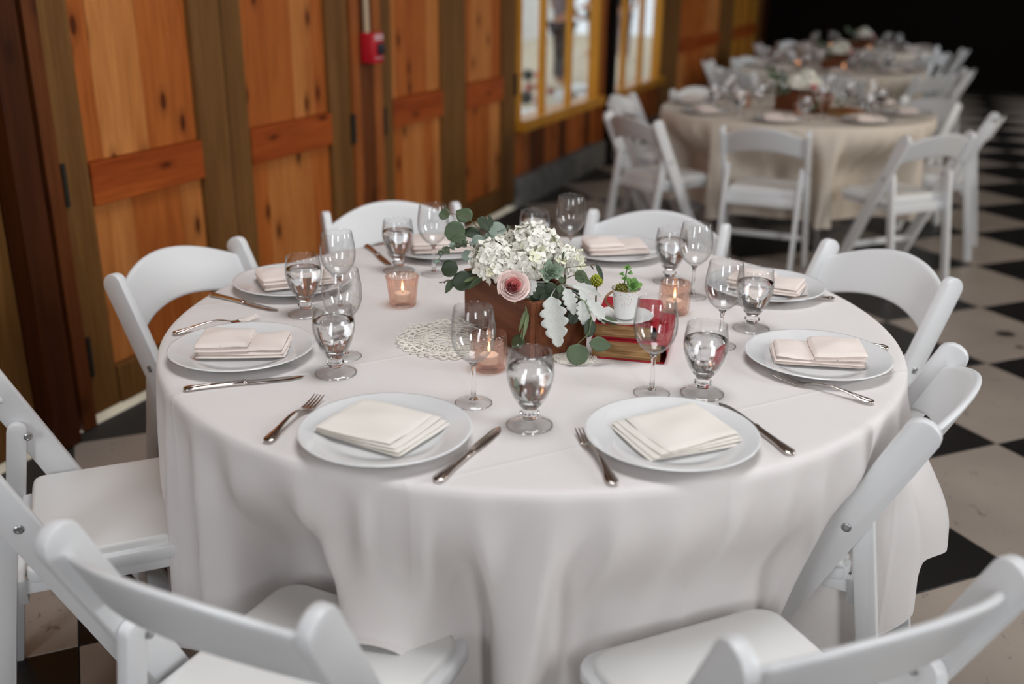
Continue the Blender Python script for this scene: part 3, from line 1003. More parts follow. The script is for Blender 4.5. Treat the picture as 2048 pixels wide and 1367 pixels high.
    if pushed is not None:
        a = np.radians(pushed[0])
        r0 = pushed[1] + TOP_Y
        ca_, sa_ = np.cos(a), np.sin(a)
        dist = P[:, :, 0] * ca_ + P[:, :, 1] * sa_
        lat = -P[:, :, 0] * sa_ + P[:, :, 1] * ca_
        near = dist > 0.3
        inside = 1 - sm(np.abs(lat), 0.10, 0.185)
        bulge = inside * (1 - sm(Z, 0.46, 0.74)) * (0.075 + 0.02 * np.sin(18 * lat + 1))
        shift(near, bulge, ca_, sa_)
        dist = P[:, :, 0] * ca_ + P[:, :, 1] * sa_
        lim = r0 - (TOP_Y + SLOPE * (CH_TOP - Z)) - 0.05
        tuck = np.exp(-((np.abs(lat) - 0.215) / 0.040) ** 2) * (Z < 0.70)
        shift(near, -np.maximum(0, dist - lim) * np.clip(tuck * 1.3, 0, 1), ca_, sa_)
        dist = P[:, :, 0] * ca_ + P[:, :, 1] * sa_
        lat = -P[:, :, 0] * sa_ + P[:, :, 1] * ca_
        flank = sm(-lat, 0.165, 0.20) * (1 - sm(-lat, 0.26, 0.47)) * (1 - sm(Z, 0.58, 0.73))
        shift(near, -np.maximum(0, dist - lim + 0.01) * flank, ca_, sa_)
    for _ in range(1):                                        # soften the drop
        S = P.copy()
        S[4:-1] = 0.5 * P[4:-1] + 0.125 * (np.roll(P, 1, 1) + np.roll(P, -1, 1))[4:-1] + 0.125 * (P[3:-2] + P[5:])
        S[-1] = 0.6 * P[-1] + 0.2 * (np.roll(P[-1], 1, 0) + np.roll(P[-1], -1, 0))
        P = S
    for (bb, rt, on_top) in seats:                            # the part lying on a seat settles flat
        if on_top is None:
            continue
        a = np.radians(bb)
        lat = -P[:, :, 0] * np.sin(a) + P[:, :, 1] * np.cos(a)
        dist = P[:, :, 0] * np.cos(a) + P[:, :, 1] * np.sin(a)
        mid, hw = (on_top[0] + on_top[1]) / 2, (on_top[1] - on_top[0]) / 2
        m_ = (0.85 * (1 - sm(np.abs(lat - mid), hw, hw + 0.08)) * sm(F[:, None] + 0 * lat, 0.3, 0.85) * (dist > 0.3))[:, :, None]
        for _ in range(22):
            S = 0.5 * P + 0.25 * (np.roll(P, 1, 1) + np.roll(P, -1, 1))
            P = P * (1 - m_) + S * m_
    P[:, :, 2] = np.maximum(P[:, :, 2], 0.012)
    return P
def cloth_mesh(P, creases=True):
    nr, NA, _ = P.shape
    # flat top: rings inward from the first simulated ring, with faint pressed fold lines
    top_r = [0.0, 0.12, 0.24, 0.36, 0.46, 0.56, 0.64, 0.70, 0.74]
    vs, fs = [], []
    for r in top_r[1:]:
        for j in range(NA):
            a = 2 * PI * j / NA
            vs.append((r * math.cos(a), r * math.sin(a), TZ))
    base = len(top_r) - 1
    vs += [tuple(p) for p in P.reshape(-1, 3)]
    nt = base + nr
    c = len(vs)
    vs.append((0, 0, TZ))
    for i in range(nt - 1):
        for j in range(NA):
            j2 = (j + 1) % NA
            fs.append((i * NA + j, i * NA + j2, (i + 1) * NA + j2, (i + 1) * NA + j))
    for j in range(NA):
        fs.append((c, j, (j + 1) % NA))
    mb = MB()
    mb.v, mb.f = vs, fs
    me = mb.mesh('tablecloth', True, 180)
    return me
def seat_list(chairs, tops=None, skip=()):
    tops = tops or {}
    return [(a, r, tops.get(k)) for k, (a, r, *_) in enumerate(chairs) if k not in skip]
P1 = drape(seat_list(MAIN, tops={0: (-0.02, 0.155)}, skip=(2, 7)), (MAIN[2][0], MAIN[2][1]), short=[(-108.5, 6.5, 0.24), (-24.0, 9.0, 0.20)])
def put_cloth(P, mat, label, loc, rotz=0.0, mesh=None):
    me = mesh or cloth_mesh(P)
    o = obj('tablecloth', me, mat, None, loc, (0, 0, rotz))
    return tag(o, label, 'tablecloth')
put_cloth(P1, 'cloth', 'ivory tablecloth draped over the main round table, hem on a chair seat', TC)
# ================================================================== TABLEWARE
def polar(c, r, deg, z=TZ):
    return Vector((c.x + r * math.cos(R(deg)), c.y + r * math.sin(R(deg)), z))
# ---- dinner plate
def make_plate():
    prof = [(0.0, 0.004), (0.050, 0.003), (0.054, 0.0005), (0.062, 0.0005), (0.066, 0.004), (0.095, 0.0075), (0.120, 0.013), (0.143, 0.0205), (0.1455, 0.0222),
            (0.1445, 0.0238), (0.141, 0.0232), (0.118, 0.0172), (0.1005, 0.0125), (0.094, 0.0098), (0.085, 0.0086), (0.0, 0.008)]
    o = obj('dinner_plate', MB().lathe(prof, 72), 'china', angle=70)
    return tag(o, 'plate', 'plate')
PLATE = make_plate()
# ---- folded napkins: stacked soft sheets
def pillow(w, d, t, sag=0.0, wave=0.0, seed=0, skew=0.0, nu=22, nv=18):
    """one soft folded slab, w x d, thickness t; returns MB sitting on z=0"""
    rg = random.Random(seed)
    p1, p2, p3 = rg.uniform(0, 6), rg.uniform(0, 6), rg.uniform(0, 6)
    mb = MB()
    def top(u, v, side):
        x, y = (u * 2 - 1), (v * 2 - 1)
        e = max(abs(x), abs(y))
        k = math.sqrt(max(0.0, 1 - max(0, (e - 0.90) / 0.10) ** 2))
        ripple = wave * (math.sin(3 * x + 2 * y + p1) + 0.6 * math.sin(5 * y - 2 * x + p2))
        bulge = sag * (1 - x * x) * (1 - y * y)
        z = t / 2 + side * (t / 2) * k + (ripple + bulge) * (1 - 0.3 * e) * (1 if side > 0 else 0.35)
        cx = (1 - 0.018 * (y * y)) + 0.01 * math.sin(2 * y + p3)
        return (x * w / 2 * cx + skew * y * w * 0.5, y * d / 2 * (1 - 0.018 * x * x), max(z, 0.0))
    mb.grid(lambda u, v: top(u, v, 1), nu, nv)
    mb.grid(lambda u, v: top(u, v, -1), nu, nv)
    bm = bmesh.new()
    bv = [bm.verts.new(p) for p in mb.v]
    for f in mb.f:
        bm.faces.new([bv[i] for i in f])
    bmesh.ops.remove_doubles(bm, verts=bm.verts[:], dist=2e-5)
    return MB().bm(bm)
def make_napkin(kind, mat):
    t = thing('folded_napkin', 'napkin', 'napkin')
    def layer(nm, mb, loc, rot=(0, 0, 0)):
        return obj(nm, mb, mat, t, loc, rot, angle=85)
    if kind == 'pair':        # long base with a second half folded over one end
        layer('lower_fold', pillow(0.178, 0.118, 0.0065, 0.001, 0.0006, 1), (0.004, 0, 0))
        layer('lower_fold', pillow(0.174, 0.114, 0.006, 0.0015, 0.0006, 2), (0.004, 0.002, 0.0055))
        layer('upper_fold', pillow(0.11, 0.112, 0.009, 0.003, 0.0008, 3, 0.04), (-0.033, 0.001, 0.0112), (0, 0.02, R(2)))
        layer('upper_fold', pillow(0.106, 0.108, 0.010, 0.008, 0.0014, 4, 0.05), (-0.035, 0.002, 0.0185), (0.0, 0.03, R(3)))
        layer('turned_tip', pillow(0.07, 0.105, 0.007, 0.006, 0.001, 5), (0.052, 0.003, 0.0115), (0, -0.03, R(-2)))
    else:                     # squarish packet with the stacked edge on one side
        layer('lower_fold', pillow(0.172, 0.150, 0.0042, 0.0008, 0.0006, 6), (0, 0, 0))
        layer('lower_fold', pillow(0.170, 0.147, 0.0040, 0.001, 0.0008, 7, 0.01), (0.004, 0.001, 0.0038), (0, 0, R(2)))
        layer('upper_fold', pillow(0.162, 0.143, 0.0042, 0.0018, 0.0010, 8, 0.03), (0.010, 0.002, 0.0074), (0, 0, R(4)))
        layer('upper_fold', pillow(0.146, 0.138, 0.0050, 0.0045, 0.0016, 9, 0.05), (0.016, 0.003, 0.0112), (0, -0.02, R(6)))
    return t
NAP_A = make_napkin('pair', 'napkin')
NAP_B = make_napkin('square', 'napkin_lit')
# ---- cutlery, lying along +x (handle end at x=0)
def strip(sections, seg=10, solid=0.5):
    """sections: (x, half width, z centre, thickness)"""
    mb = MB()
    vs, fs = [], []
    for (x, w, z, t) in sections:
        for k in range(seg):
            a = 2 * PI * k / seg
            c, s = math.cos(a), math.sin(a)
            vs.append((x, w * math.copysign(abs(c) ** 0.7, c), z + t / 2 * math.copysign(abs(s) ** 0.8, s)))
    n = len(sections)
    for i in range(n - 1):
        for k in range(seg):
            k2 = (k + 1) % seg
            fs.append((i * seg + k, i * seg + k2, (i + 1) * seg + k2, (i + 1) * seg + k))
    fs.append(tuple(range(seg)))
    fs.append(tuple((n - 1) * seg + k for k in range(seg)))
    return mb.add(vs, fs)
def make_fork():
    t = thing('fork', 'fork', 'fork')
    h = [(0.0, 0.0045, 0.006, 0.002), (0.003, 0.0085, 0.0062, 0.003), (0.010, 0.0102, 0.0066, 0.0036), (0.022, 0.0095, 0.0078, 0.0036), (0.036, 0.0066, 0.0098, 0.0034), (0.055, 0.0046, 0.0128, 0.0034),
         (0.080, 0.0036, 0.0155, 0.0034), (0.100, 0.0034, 0.0150, 0.0032), (0.116, 0.0038, 0.0118, 0.003), (0.127, 0.0075, 0.0078, 0.0026), (0.135, 0.0112, 0.0050, 0.0022), (0.146, 0.0122, 0.0034, 0.002), (0.150, 0.0122, 0.0033, 0.0019)]
    hd = obj('handle', strip(h), 'silver', t, angle=70)
    for q in range(4):
        y = -0.0096 + q * 0.0064
        mb = strip([(0.148, 0.0026, 0.0034, 0.0019), (0.160, 0.0020, 0.0040, 0.0017), (0.178, 0.0017, 0.0062, 0.0015), (0.195, 0.0010, 0.0098, 0.001)], 8)
        mb.v = [(x, yy + y * (1.0 - 0.05 * (x - 0.148) / 0.05), z) for x, yy, z in mb.v]
        obj('tine', mb, 'silver', t, angle=70)
    obj('handle_crest', strip([(0.004, 0.003, 0.0085, 0.0015), (0.012, 0.0052, 0.0092, 0.002), (0.024, 0.003, 0.0100, 0.0015), (0.04, 0.0012, 0.0118, 0.001)]), 'silver', hd, angle=70)
    return t
def make_knife():
    t = thing('table_knife', 'knife', 'knife')
    hd = obj('handle', strip([(0.0, 0.003, 0.0040, 0.003), (0.003, 0.0088, 0.0042, 0.005), (0.010, 0.0108, 0.0046, 0.0062), (0.022, 0.0098, 0.0048, 0.0066), (0.045, 0.0074, 0.0048, 0.007), (0.085, 0.0066, 0.0048, 0.0074), (0.104, 0.0064, 0.0048, 0.0072),
                         (0.108, 0.0078, 0.0048, 0.0084), (0.113, 0.0078, 0.0048, 0.0084), (0.117, 0.006, 0.0048, 0.006)], 12), 'silver', t, angle=70)
    mb = strip([(0.116, 0.0066, 0.0042, 0.0032), (0.124, 0.0088, 0.0040, 0.0024), (0.170, 0.0096, 0.0036, 0.0016), (0.200, 0.0090, 0.0033, 0.0014), (0.214, 0.0066, 0.0031, 0.0013), (0.222, 0.0018, 0.003, 0.001)], 10)
    mb.v = [(x, y + (0.003 if x > 0.19 else 0) * ((x - 0.19) / 0.03), z) for x, y, z in mb.v]
    obj('blade', mb, 'silver', t, angle=60)
    obj('handle_crest', strip([(0.004, 0.003, 0.0078, 0.0012), (0.012, 0.0055, 0.0082, 0.0018), (0.026, 0.003, 0.0086, 0.0014), (0.05, 0.0012, 0.0086, 0.001)]), 'silver', hd, angle=70)
    return t
FORK, KNIFE = make_fork(), make_knife()
def lay(src, p_handle, p_tip, label, group=None, full=None):
    a, b = at_z(*p_handle, TZ + 0.004), at_z(*p_tip, TZ + 0.004)
    d = (b - a)
    return place(src, USED, (a.x, a.y, TZ + 0.0005), math.atan2(d.y, d.x), label, group)
# ---- stemware
def make_goblet():
    t = thing('water_goblet', 'goblet', 'goblet')
    foot = [(0.0404, 0.0006), (0.0412, 0.0022), (0.040, 0.0042), (0.028, 0.0075), (0.0165, 0.0115), (0.0128, 0.0145), (0.0, 0.0145)]
    ft = obj('foot', MB().lathe(foot, 40), 'foot_glass', t, angle=60)
    rim = [(0.0398 + 0.0014 * math.cos(2 * PI * q / 8), 0.0018 + 0.0014 * math.sin(2 * PI * q / 8)) for q in range(8)]
    obj('foot_rim', MB().lathe(rim, 40, close=True), 'glass', ft)
    stem = [(0.0, 0.0146), (0.0127, 0.0146), (0.0135, 0.0190), (0.0172, 0.0225), (0.0172, 0.0262), (0.0130, 0.0295), (0.0125, 0.0330), (0.0170, 0.0375), (0.0200, 0.0410), (0.0, 0.0412)]
    obj('stem', MB().lathe(stem, 32), 'glass', t, angle=60)
    outer = [(0.0, 0.0414), (0.0203, 0.0414), (0.0290, 0.0550), (0.0352, 0.0700), (0.0398, 0.0880), (0.0412, 0.1010), (0.0405, 0.1130), (0.0385, 0.1250), (0.0372, 0.1340), (0.0368, 0.1375)]
    inner = [(0.0362, 0.1385), (0.0356, 0.1375), (0.0360, 0.1340), (0.0373, 0.1250), (0.0392, 0.1130), (0.0399, 0.1010), (0.0385, 0.0880), (0.0337, 0.0700), (0.0272, 0.0560), (0.0180, 0.0465), (0.0, 0.0430)]
    obj('bowl', MB().lathe(outer + inner, 40), 'thin', t, angle=70)
    wat = [(0.0, 0.0434), (0.0178, 0.0469), (0.0269, 0.0563), (0.0334, 0.0701), (0.0382, 0.0880), (0.0396, 0.1010), (0.0391, 0.1090), (0.0384, 0.1098), (0.0, 0.1096)]
    w = obj('water', MB().lathe([(r * 0.988, z) for r, z in wat], 40), 'water', t, angle=50)
    return t
def make_wine():
    t = thing('wine_glass', 'wine glass', 'wine glass')
    foot = [(0.0340, 0.0004), (0.0345, 0.0012), (0.0335, 0.0026), (0.020, 0.0048), (0.0085, 0.0085), (0.0, 0.0086)]
    ft = obj('foot', MB().lathe(foot, 40), 'foot_glass', t, angle=60)
    rim = [(0.0334 + 0.0010 * math.cos(2 * PI * q / 8), 0.0013 + 0.0010 * math.sin(2 * PI * q / 8)) for q in range(8)]
    obj('foot_rim', MB().lathe(rim, 40, close=True), 'glass', ft)
    stem = [(0.0, 0.0087), (0.0083, 0.0087), (0.0050, 0.0140), (0.0042, 0.0300), (0.0040, 0.0600), (0.0048, 0.0740), (0.0085, 0.0795), (0.0, 0.0797)]
    obj('stem', MB().lathe(stem, 20), 'glass', t, angle=60)
    bowl = [(0.0, 0.0798), (0.0085, 0.0800), (0.0180, 0.0865), (0.0280, 0.0960), (0.0355, 0.1085), (0.0398, 0.1230), (0.0408, 0.1360), (0.0398, 0.1520), (0.0372, 0.1700), (0.0345, 0.1845)]
    inner = [(0.0340, 0.1854), (0.0335, 0.1845), (0.0362, 0.1700), (0.0388, 0.1520), (0.0398, 0.1360), (0.0388, 0.1230), (0.0345, 0.1085), (0.0270, 0.0970), (0.0170, 0.0880), (0.0, 0.0835)]
    obj('bowl', MB().lathe(bowl + inner, 40), 'thin', t, angle=70)
    return t
GOBLET, WINE = make_goblet(), make_wine()
PL = ['before the chair with the hem on its seat',
      'before the chair between pushed-in and hem-covered chairs',
      'before the chair pushed in tight',
      'before the chair standing over checkered tiles',
      'before the chair backing onto the second table',
      'before the chair near the fire alarm',
      'before the chair against the knotty pine leaf',
      'before the chair between pine leaf and hem-covered chair']
plate_px = [(771, 858), (1343, 866), (1635, 710), None, None, None, None, (484, 694)]
plate_pos = []
for k in range(8):
    a = [-112.5, -67.5, -21.5, 22.5, 67.5, 112.5, 157.5, -159.5][k]
    if plate_px[k]:
        p = at_z(*plate_px[k], TZ + 0.018)
        p.z = TZ
    else:
        p = polar(TC, 0.635, a)
    plate_pos.append(p)
    place(PLATE, USED, (p.x, p.y, TZ), 0, 'white rimmed dinner plate ' + PL[k])
nap_rot = [None, None, 5, 62, -4, 5, 25, -4]
nap_img = [(768, 852, -19), (1345, 868, 16), (1650, 708, 8)]
for k in range(8):
    p = plate_pos[k]
    if k == 0:
        place(NAP_B, USED, (p.x - 0.003, p.y + 0.012, TZ + 0.0122), R(-30 + 180), 'folded light-painted blush napkin on the plate ' + PL[0])
    elif k == 1:
        place(NAP_B, USED, (p.x + 0.004, p.y + 0.004, TZ + 0.0122), R(22), 'folded light-painted blush napkin ' + PL[1])
    else:
        rot = [0, 0, 172, -25, 10, 12, 25, 4][k]
        place(NAP_A, USED, (p.x + 0.002, p.y + 0.004, TZ + 0.0122), R(rot), 'folded blush napkin on the plate ' + PL[k])
lay(FORK, (533, 884), (664, 774), 'silver fork beside the light-painted napkin plate ' + PL[0])
lay(KNIFE, (872, 962), (998, 857), 'silver knife beside the light-painted napkin plate ' + PL[0])
lay(FORK, (1228, 969), (1146, 838), 'silver fork beside the plate ' + PL[1])
lay(KNIFE, (1585, 908), (1480, 832), 'silver knife partly under the plate ' + PL[1])
lay(FORK, (1747, 806), (1545, 752), 'silver fork beside the blush napkin plate ' + PL[2])
lay(KNIFE, (1777, 696), (1552, 660), 'silver knife beside the plate ' + PL[2])
lay(FORK, (1668, 597), (1540, 606), 'silver fork beside the plate ' + PL[3])
lay(KNIFE, (366, 778), (612, 752), 'silver knife beside the blush napkin plate ' + PL[7])
lay(FORK, (346, 668), (530, 632), 'silver fork beside the blush napkin plate ' + PL[7])
lay(KNIFE, (421, 588), (577, 626), 'silver knife beside the plate ' + PL[6])
lay(KNIFE, (733, 490), (790, 538), 'silver knife beside the plate ' + PL[5])
gob_px = [(1059, 850), (1404, 787), (1502, 657), (1338, 563), (1068, 519), (798, 542), (612, 628), (672, 746)]
win_px = [(947, 806), (1303, 786), (1439, 691), (1384, 594), (1139, 525), (868, 548), (681, 618), (690, 713)]
for k in range(8):
    p = at_z(*gob_px[k], TZ)
    place(GOBLET, USED, (p.x, p.y, TZ), random.uniform(0, 6), 'short-stemmed goblet of water at the plate ' + PL[k])
    p = at_z(*win_px[k], TZ)
    place(WINE, USED, (p.x, p.y, TZ), random.uniform(0, 6), 'empty wine glass at the plate ' + PL[k])
# ---- candle holders
def make_votive(kind):
    t = thing('candle_holder', 'candle holder', 'candle holder')
    if kind == 'ribbed':
        outer = [(0.0, 0.0), (0.0285, 0.0), (0.0300, 0.003), (0.0305, 0.010), (0.0330, 0.035), (0.0370, 0.066), (0.0390, 0.0715)]
        inner = [(0.0382, 0.0735), (0.0355, 0.070), (0.0325, 0.050), (0.0290, 0.014), (0.0, 0.012)]
        seg = 96
        no = len(outer)
        wob = lambda i, a: 1 + (0.04 * math.cos(18 * a) if 1 < i < no + 1 else 0)
        obj('ribbed_cup', MB().lathe(outer + inner, seg, wob=wob), 'pink_glass', t, angle=80)
    else:
        outer = [(0.0, 0.0), (0.030, 0.0), (0.0335, 0.004)] + [(0.0342 + 0.0016 * math.sin(PI * q / 22), 0.006 + q * 0.0029) for q in range(1, 23)] + [(0.0345, 0.0735)]
        inner = [(0.0335, 0.0752), (0.0315, 0.0735), (0.0312, 0.040), (0.0300, 0.012), (0.0, 0.010)]
        prof = outer + inner
        no = len(outer)
        mb = MB()
        vs, fs = [], []
        seg = 72
        for j in range(seg):
            a = 2 * PI * j / seg
            for i, (r, z) in enumerate(prof):
                k = 1.0
                if 2 < i < no - 1:
                    k = 1 + 0.036 * abs(math.cos(9 * a + i * PI / 4)) * abs(math.cos(9 * a - i * PI / 4))
                vs.append((r * k * math.cos(a), r * k * math.sin(a), z))
        n = len(prof)
        for j in range(seg):
            for i in range(n - 1):
                fs.append((j * n + i, (j + 1) % seg * n + i, (j + 1) % seg * n + i + 1, j * n + i + 1))
        mb.add(vs, fs)
        obj('hobnail_cup', mb, 'pink_glass', t, angle=80)
    cd = obj('candle', MB().lathe([(0, 0.0135), (0.0185, 0.0135), (0.019, 0.015), (0.019, 0.030), (0.017, 0.0315), (0.0, 0.0305)], 28), 'wax', t)
    obj('wick', MB().tube([(0, 0, 0.03), (0.0005, 0, 0.037)], 0.0006, 6), 'hinge', cd)
    obj('flame', MB().lathe([(0.0003, 0.0355), (0.0022, 0.039), (0.0029, 0.0425), (0.0022, 0.0475), (0.0008, 0.054), (0.0001, 0.057)], 12), 'flame', cd)
    return t
V_RIB, V_HOB = make_votive('ribbed'), make_votive('hobnail')
def stand(src, px, py, label, rot=0.3, group=None, scale=1.0):
    p = at_z(px, py, TZ)
    return place(src, USED, (p.x, p.y, TZ + 0.0003), rot, label, group, None, scale)
stand(V_RIB, 806, 610, 'flared ribbed pink glass candle holder with lit tealight')
stand(V_HOB, 978, 737, 'pink hobnail glass candle holder on the edge of the lace doily', 0.9)
stand(V_HOB, 1347, 625, 'pink hobnail glass candle holder beside the red books', 0.2)
# ================================================================== CENTREPIECE
# ---- wooden planter box standing corner-on
BF, BL_, BR_ = at_z(1060, 722, TZ), at_z(929, 641, TZ), at_z(1187, 702, TZ)
bx = (BL_ - BF)
bx_len = bx.length
bx_dir = bx.normalized()
by_dir = Vector((bx_dir.y, -bx_dir.x, 0))
by_len = 0.138
BOXH = 0.118
ang = math.atan2(bx_dir.y, bx_dir.x)
bc = BF + bx_dir * bx_len / 2 + by_dir * by_len / 2
t = thing('planter_box', 'weathered walnut planter box holding the flower arrangement', 'planter', (bc.x, bc.y, TZ + 0.004), ang)
for s in (-1, 1):
    obj('side_board', MB().box((0, s * (by_len / 2 - 0.006), BOXH / 2), (bx_len, 0.012, BOXH), bev=0.0015), 'box_wood', t, smooth=False)
    obj('end_board', MB().box((s * (bx_len / 2 - 0.006), 0, BOXH / 2), (0.012, by_len - 0.025, BOXH), bev=0.0015), 'box_wood', t, smooth=False)
obj('base_board', MB().box((0, 0, 0.006), (bx_len - 0.025, by_len - 0.025, 0.012)), 'box_wood', t, smooth=False)
obj('floral_foam', MB().box((0, 0, 0.06), (bx_len - 0.03, by_len - 0.03, 0.09)), 'soil', t, smooth=False)
PLANTER = t
def aim(normal, up):
    """rotation whose +z is the normal and whose +y follows up"""
    z = Vector(normal).normalized()
    y = Vector(up)
    y = (y - z * y.dot(z)).normalized()
    x = y.cross(z)
    return Matrix((x, y, z)).transposed()
# ---- leaf blades: grown along +y from the origin, facing +z
def leaf_mesh(name, L, Wd, mat, kind='round', cup=0.18, bend=0.15, n=10):
    mb = MB()
    lob = lambda v: 1.0
    def width(v):
        if kind == 'round':
            return Wd / 2 * math.sqrt(max(0, 1 - (2 * v - 1) ** 2)) * (1.05 - 0.1 * v)
        if kind == 'lance':
            return Wd / 2 * math.sin(PI * v ** 0.8) ** 0.9 if 0 < v < 1 else 0
        return Wd / 2 * math.sin(PI * (0.05 + 0.93 * v) ** 0.85) ** 0.7
    nv = 46 if kind == 'lobed' else n
    nu = 6
    vs = []
    for i in range(nv + 1):
        v = i / nv
        w = width(v)
        for j in range(nu + 1):
            u = j / nu * 2 - 1
            ww = w
            y = v * L
            if kind == 'lobed':
                ph = v * 4.6 + 0.15
                lobe = abs(math.sin(PI * ph)) ** 0.55
                ww = w * (0.50 + 0.50 * lobe) if abs(u) > 0.5 else w * (0.66 + 0.34 * lobe)
                y = v * L + max(0, abs(u) - 0.3) * L * 0.07 * (1 - v)
            x = u * ww
            z = cup * abs(u) ** 1.6 * ww - bend * L * v * v + (0.0012 * math.sin(9 * v + 4 * u) if kind == 'lobed' else 0)
            vs.append((x, y, z))
    fs = [(i * (nu + 1) + j, (i + 1) * (nu + 1) + j, (i + 1) * (nu + 1) + j + 1, i * (nu + 1) + j + 1) for i in range(nv) for j in range(nu)]
    mb.add(vs, fs)
    bm = bmesh.new()
    bv = [bm.verts.new(p) for p in mb.v]
    for f in mb.f:
        bm.faces.new([bv[i] for i in f])
    bmesh.ops.remove_doubles(bm, verts=bm.verts[:], dist=3e-5)
    bmesh.ops.recalc_face_normals(bm, faces=bm.faces[:])
    bmesh.ops.solidify(bm, geom=bm.faces[:], thickness=0.0006)
    mb2 = MB().bm(bm)
    me = mb2.mesh(name, True, 180)
    me.materials.append(M[mat])
    return me
LEAF = {
    'round': leaf_mesh('leaf', 1.0, 1.0, 'euc', 'round'), 'round_dark': leaf_mesh('leaf', 1.0, 1.0, 'euc_dark', 'round'), 'round_pale': leaf_mesh('leaf', 1.0, 0.95, 'euc_pale', 'round'),
    'lance': leaf_mesh('leaf', 1.0, 0.36, 'euc', 'lance'), 'lance_dark': leaf_mesh('leaf', 1.0, 0.4, 'euc_dark', 'lance'), 'lance_pale': leaf_mesh('leaf', 1.0, 0.34, 'stem_green', 'lance'),
    'miller': leaf_mesh('leaf', 1.0, 0.62, 'miller', 'lobed', 0.25, 0.22), 'oval': leaf_mesh('leaf', 1.0, 0.68, 'euc', 'lance', 0.1, 0.1),
}
for k_, me in LEAF.items():
    thin = 0.03 if k_ == 'miller' else 0.02
VIEW = (CAMM.to_3x3() @ Vector((0, 0, 1))).normalized()          # towards the camera
def leaf(parent, base, tip, kind, tilt=0.35, side=0.0, width=1.0, name='leaf'):
    d = tip - base
    L = d.length
    nrm = VIEW + Vector((side, 0, tilt))
    rot = aim(nrm, d)
    o = obj(name, LEAF[kind], None, parent)
    o.matrix_world = Matrix.Translation(base) @ rot.to_4x4() @ Matrix.Diagonal((L * width, L, L, 1))
    if parent is not None:
        o.matrix_parent_inverse = parent.matrix_basis.inverted()
    return o
Z4 = 500 / 1799.0
def zp(x, y, Y):
    """position from the studied crop (origin 850,380) at ground distance Y"""
    return at_Y(850 + x * Z4, 380 + y * Z4, Y)
def branch(name, label, cat, pts, leaves, rad=0.0014, mat='stem', Yb=None, group=None):
    """pts: (x, y, Y) of the stem; leaves: (base x, y, tip x, y, Y, kind, tilt, side[, width])"""
    P = [zp(*p) for p in pts]
    t = thing(name, label, cat, P[0], 0, group)
    o = obj('stem', MB().tube(P, [rad * (1 - 0.5 * i / max(1, len(P) - 1)) for i in range(len(P))], 6), mat, t)
    o.matrix_parent_inverse = t.matrix_basis.inverted()
    for lf in leaves:
        bx_, by_, tx, ty, Y, kind, tilt, side = lf[:8]
        leaf(t, zp(bx_, by_, Y), zp(tx, ty, Y - (lf[9] if len(lf) > 9 else 0.0)), kind, tilt, side, lf[8] if len(lf) > 8 else 1.0)
    return t
branch('eucalyptus_sprig', 'silver dollar eucalyptus sprig fanning up behind the hydrangeas', 'foliage',
       [(560, 520, 2.12), (470, 380, 2.14), (380, 270, 2.15), (300, 190, 2.16), (150, 160, 2.16)],
       [(168, 200, 105, 140, 2.16, 'round', 0.2, -0.2), (335, 215, 222, 110, 2.16, 'oval', 0.5, -0.2, 1.2), (290, 290, 140, 312, 2.15, 'round', 0.1, 0.1), (255, 300, 150, 265, 2.17, 'round_dark', 0.3, 0.5),
        (400, 320, 272, 280, 2.15, 'round_dark', 0.6, 0.0, 0.7), (380, 200, 465, 290, 2.15, 'round_dark', 0.3, 0.4, 0.7), (485, 255, 480, 165, 2.17, 'lance_dark', 0.2, 0.6), (300, 350, 180, 350, 2.13, 'round', 0.5, -0.1, 0.7)])
branch('eucalyptus_sprig', 'dark eucalyptus sprig drooping over the lit side of the planter', 'foliage',
       [(420, 560, 2.06), (330, 575, 2.05), (260, 590, 2.05), (230, 600, 2.05)],
       [(240, 560, 112, 565, 2.05, 'round_dark', 0.15, -0.1), (340, 625, 205, 690, 2.04, 'round_dark', 0.2, 0.0, 0.95), (210, 640, 155, 745, 2.05, 'lance', 0.2, -0.3, 1.3), (415, 620, 320, 720, 2.03, 'lance', 0.4, -0.2, 1.0), (280, 660, 380, 590, 2.03, 'lance_pale', 0.6, 0.0, 0.7),
        (350, 470, 262, 475, 2.07, 'round_pale', 0.2, 0.1, 1.05), (420, 350, 340, 380, 2.10, 'round_pale', 0.4, 0.2), (400, 600, 235, 600, 2.06, 'lance_dark', 0.7, 0.0, 0.7)])
branch('eucalyptus_sprig', 'pale grey eucalyptus sprig behind the hydrangeas', 'foliage',
       [(600, 450, 2.14), (540, 350, 2.16), (520, 300, 2.17), (620, 260, 2.18)],
       [(470, 330, 575, 235, 2.16, 'round_pale', 0.3, 0.2, 1.0), (500, 370, 410, 310, 2.15, 'round_pale', 0.5, -0.2), (600, 320, 665, 300, 2.17, 'round_dark', 0.4, 0.3, 0.8), (620, 300, 600, 238, 2.18, 'lance_dark', 0.3, 0.2), (520, 400, 440, 420, 2.13, 'round', 0.6, -0.3, 0.8)])
rg = random.Random(5)
def seeded(name, label, pts, n, spread):
    P = [zp(*p) for p in pts]
    t = thing(name, label, 'foliage', P[0])
    o = obj('stem', MB().tube(P, 0.0009, 6), 'stem', t)
    o.matrix_parent_inverse = t.matrix_basis.inverted()
    for q in range(n):
        f = (q + rg.random()) / n * (len(P) - 1)
        i = min(int(f), len(P) - 2)
        b = P[i].lerp(P[i + 1], f - i)
        tip = b + Vector((rg.uniform(-1, 1), rg.uniform(-0.5, 0.5), rg.uniform(-0.6, 1))).normalized() * rg.uniform(0.6, 1.2) * spread
        leaf(t, b, tip, rg.choice(['round', 'round_pale', 'round_dark']), rg.uniform(0, 0.6), rg.uniform(-0.5, 0.5), rg.uniform(0.5, 0.9))
    return t
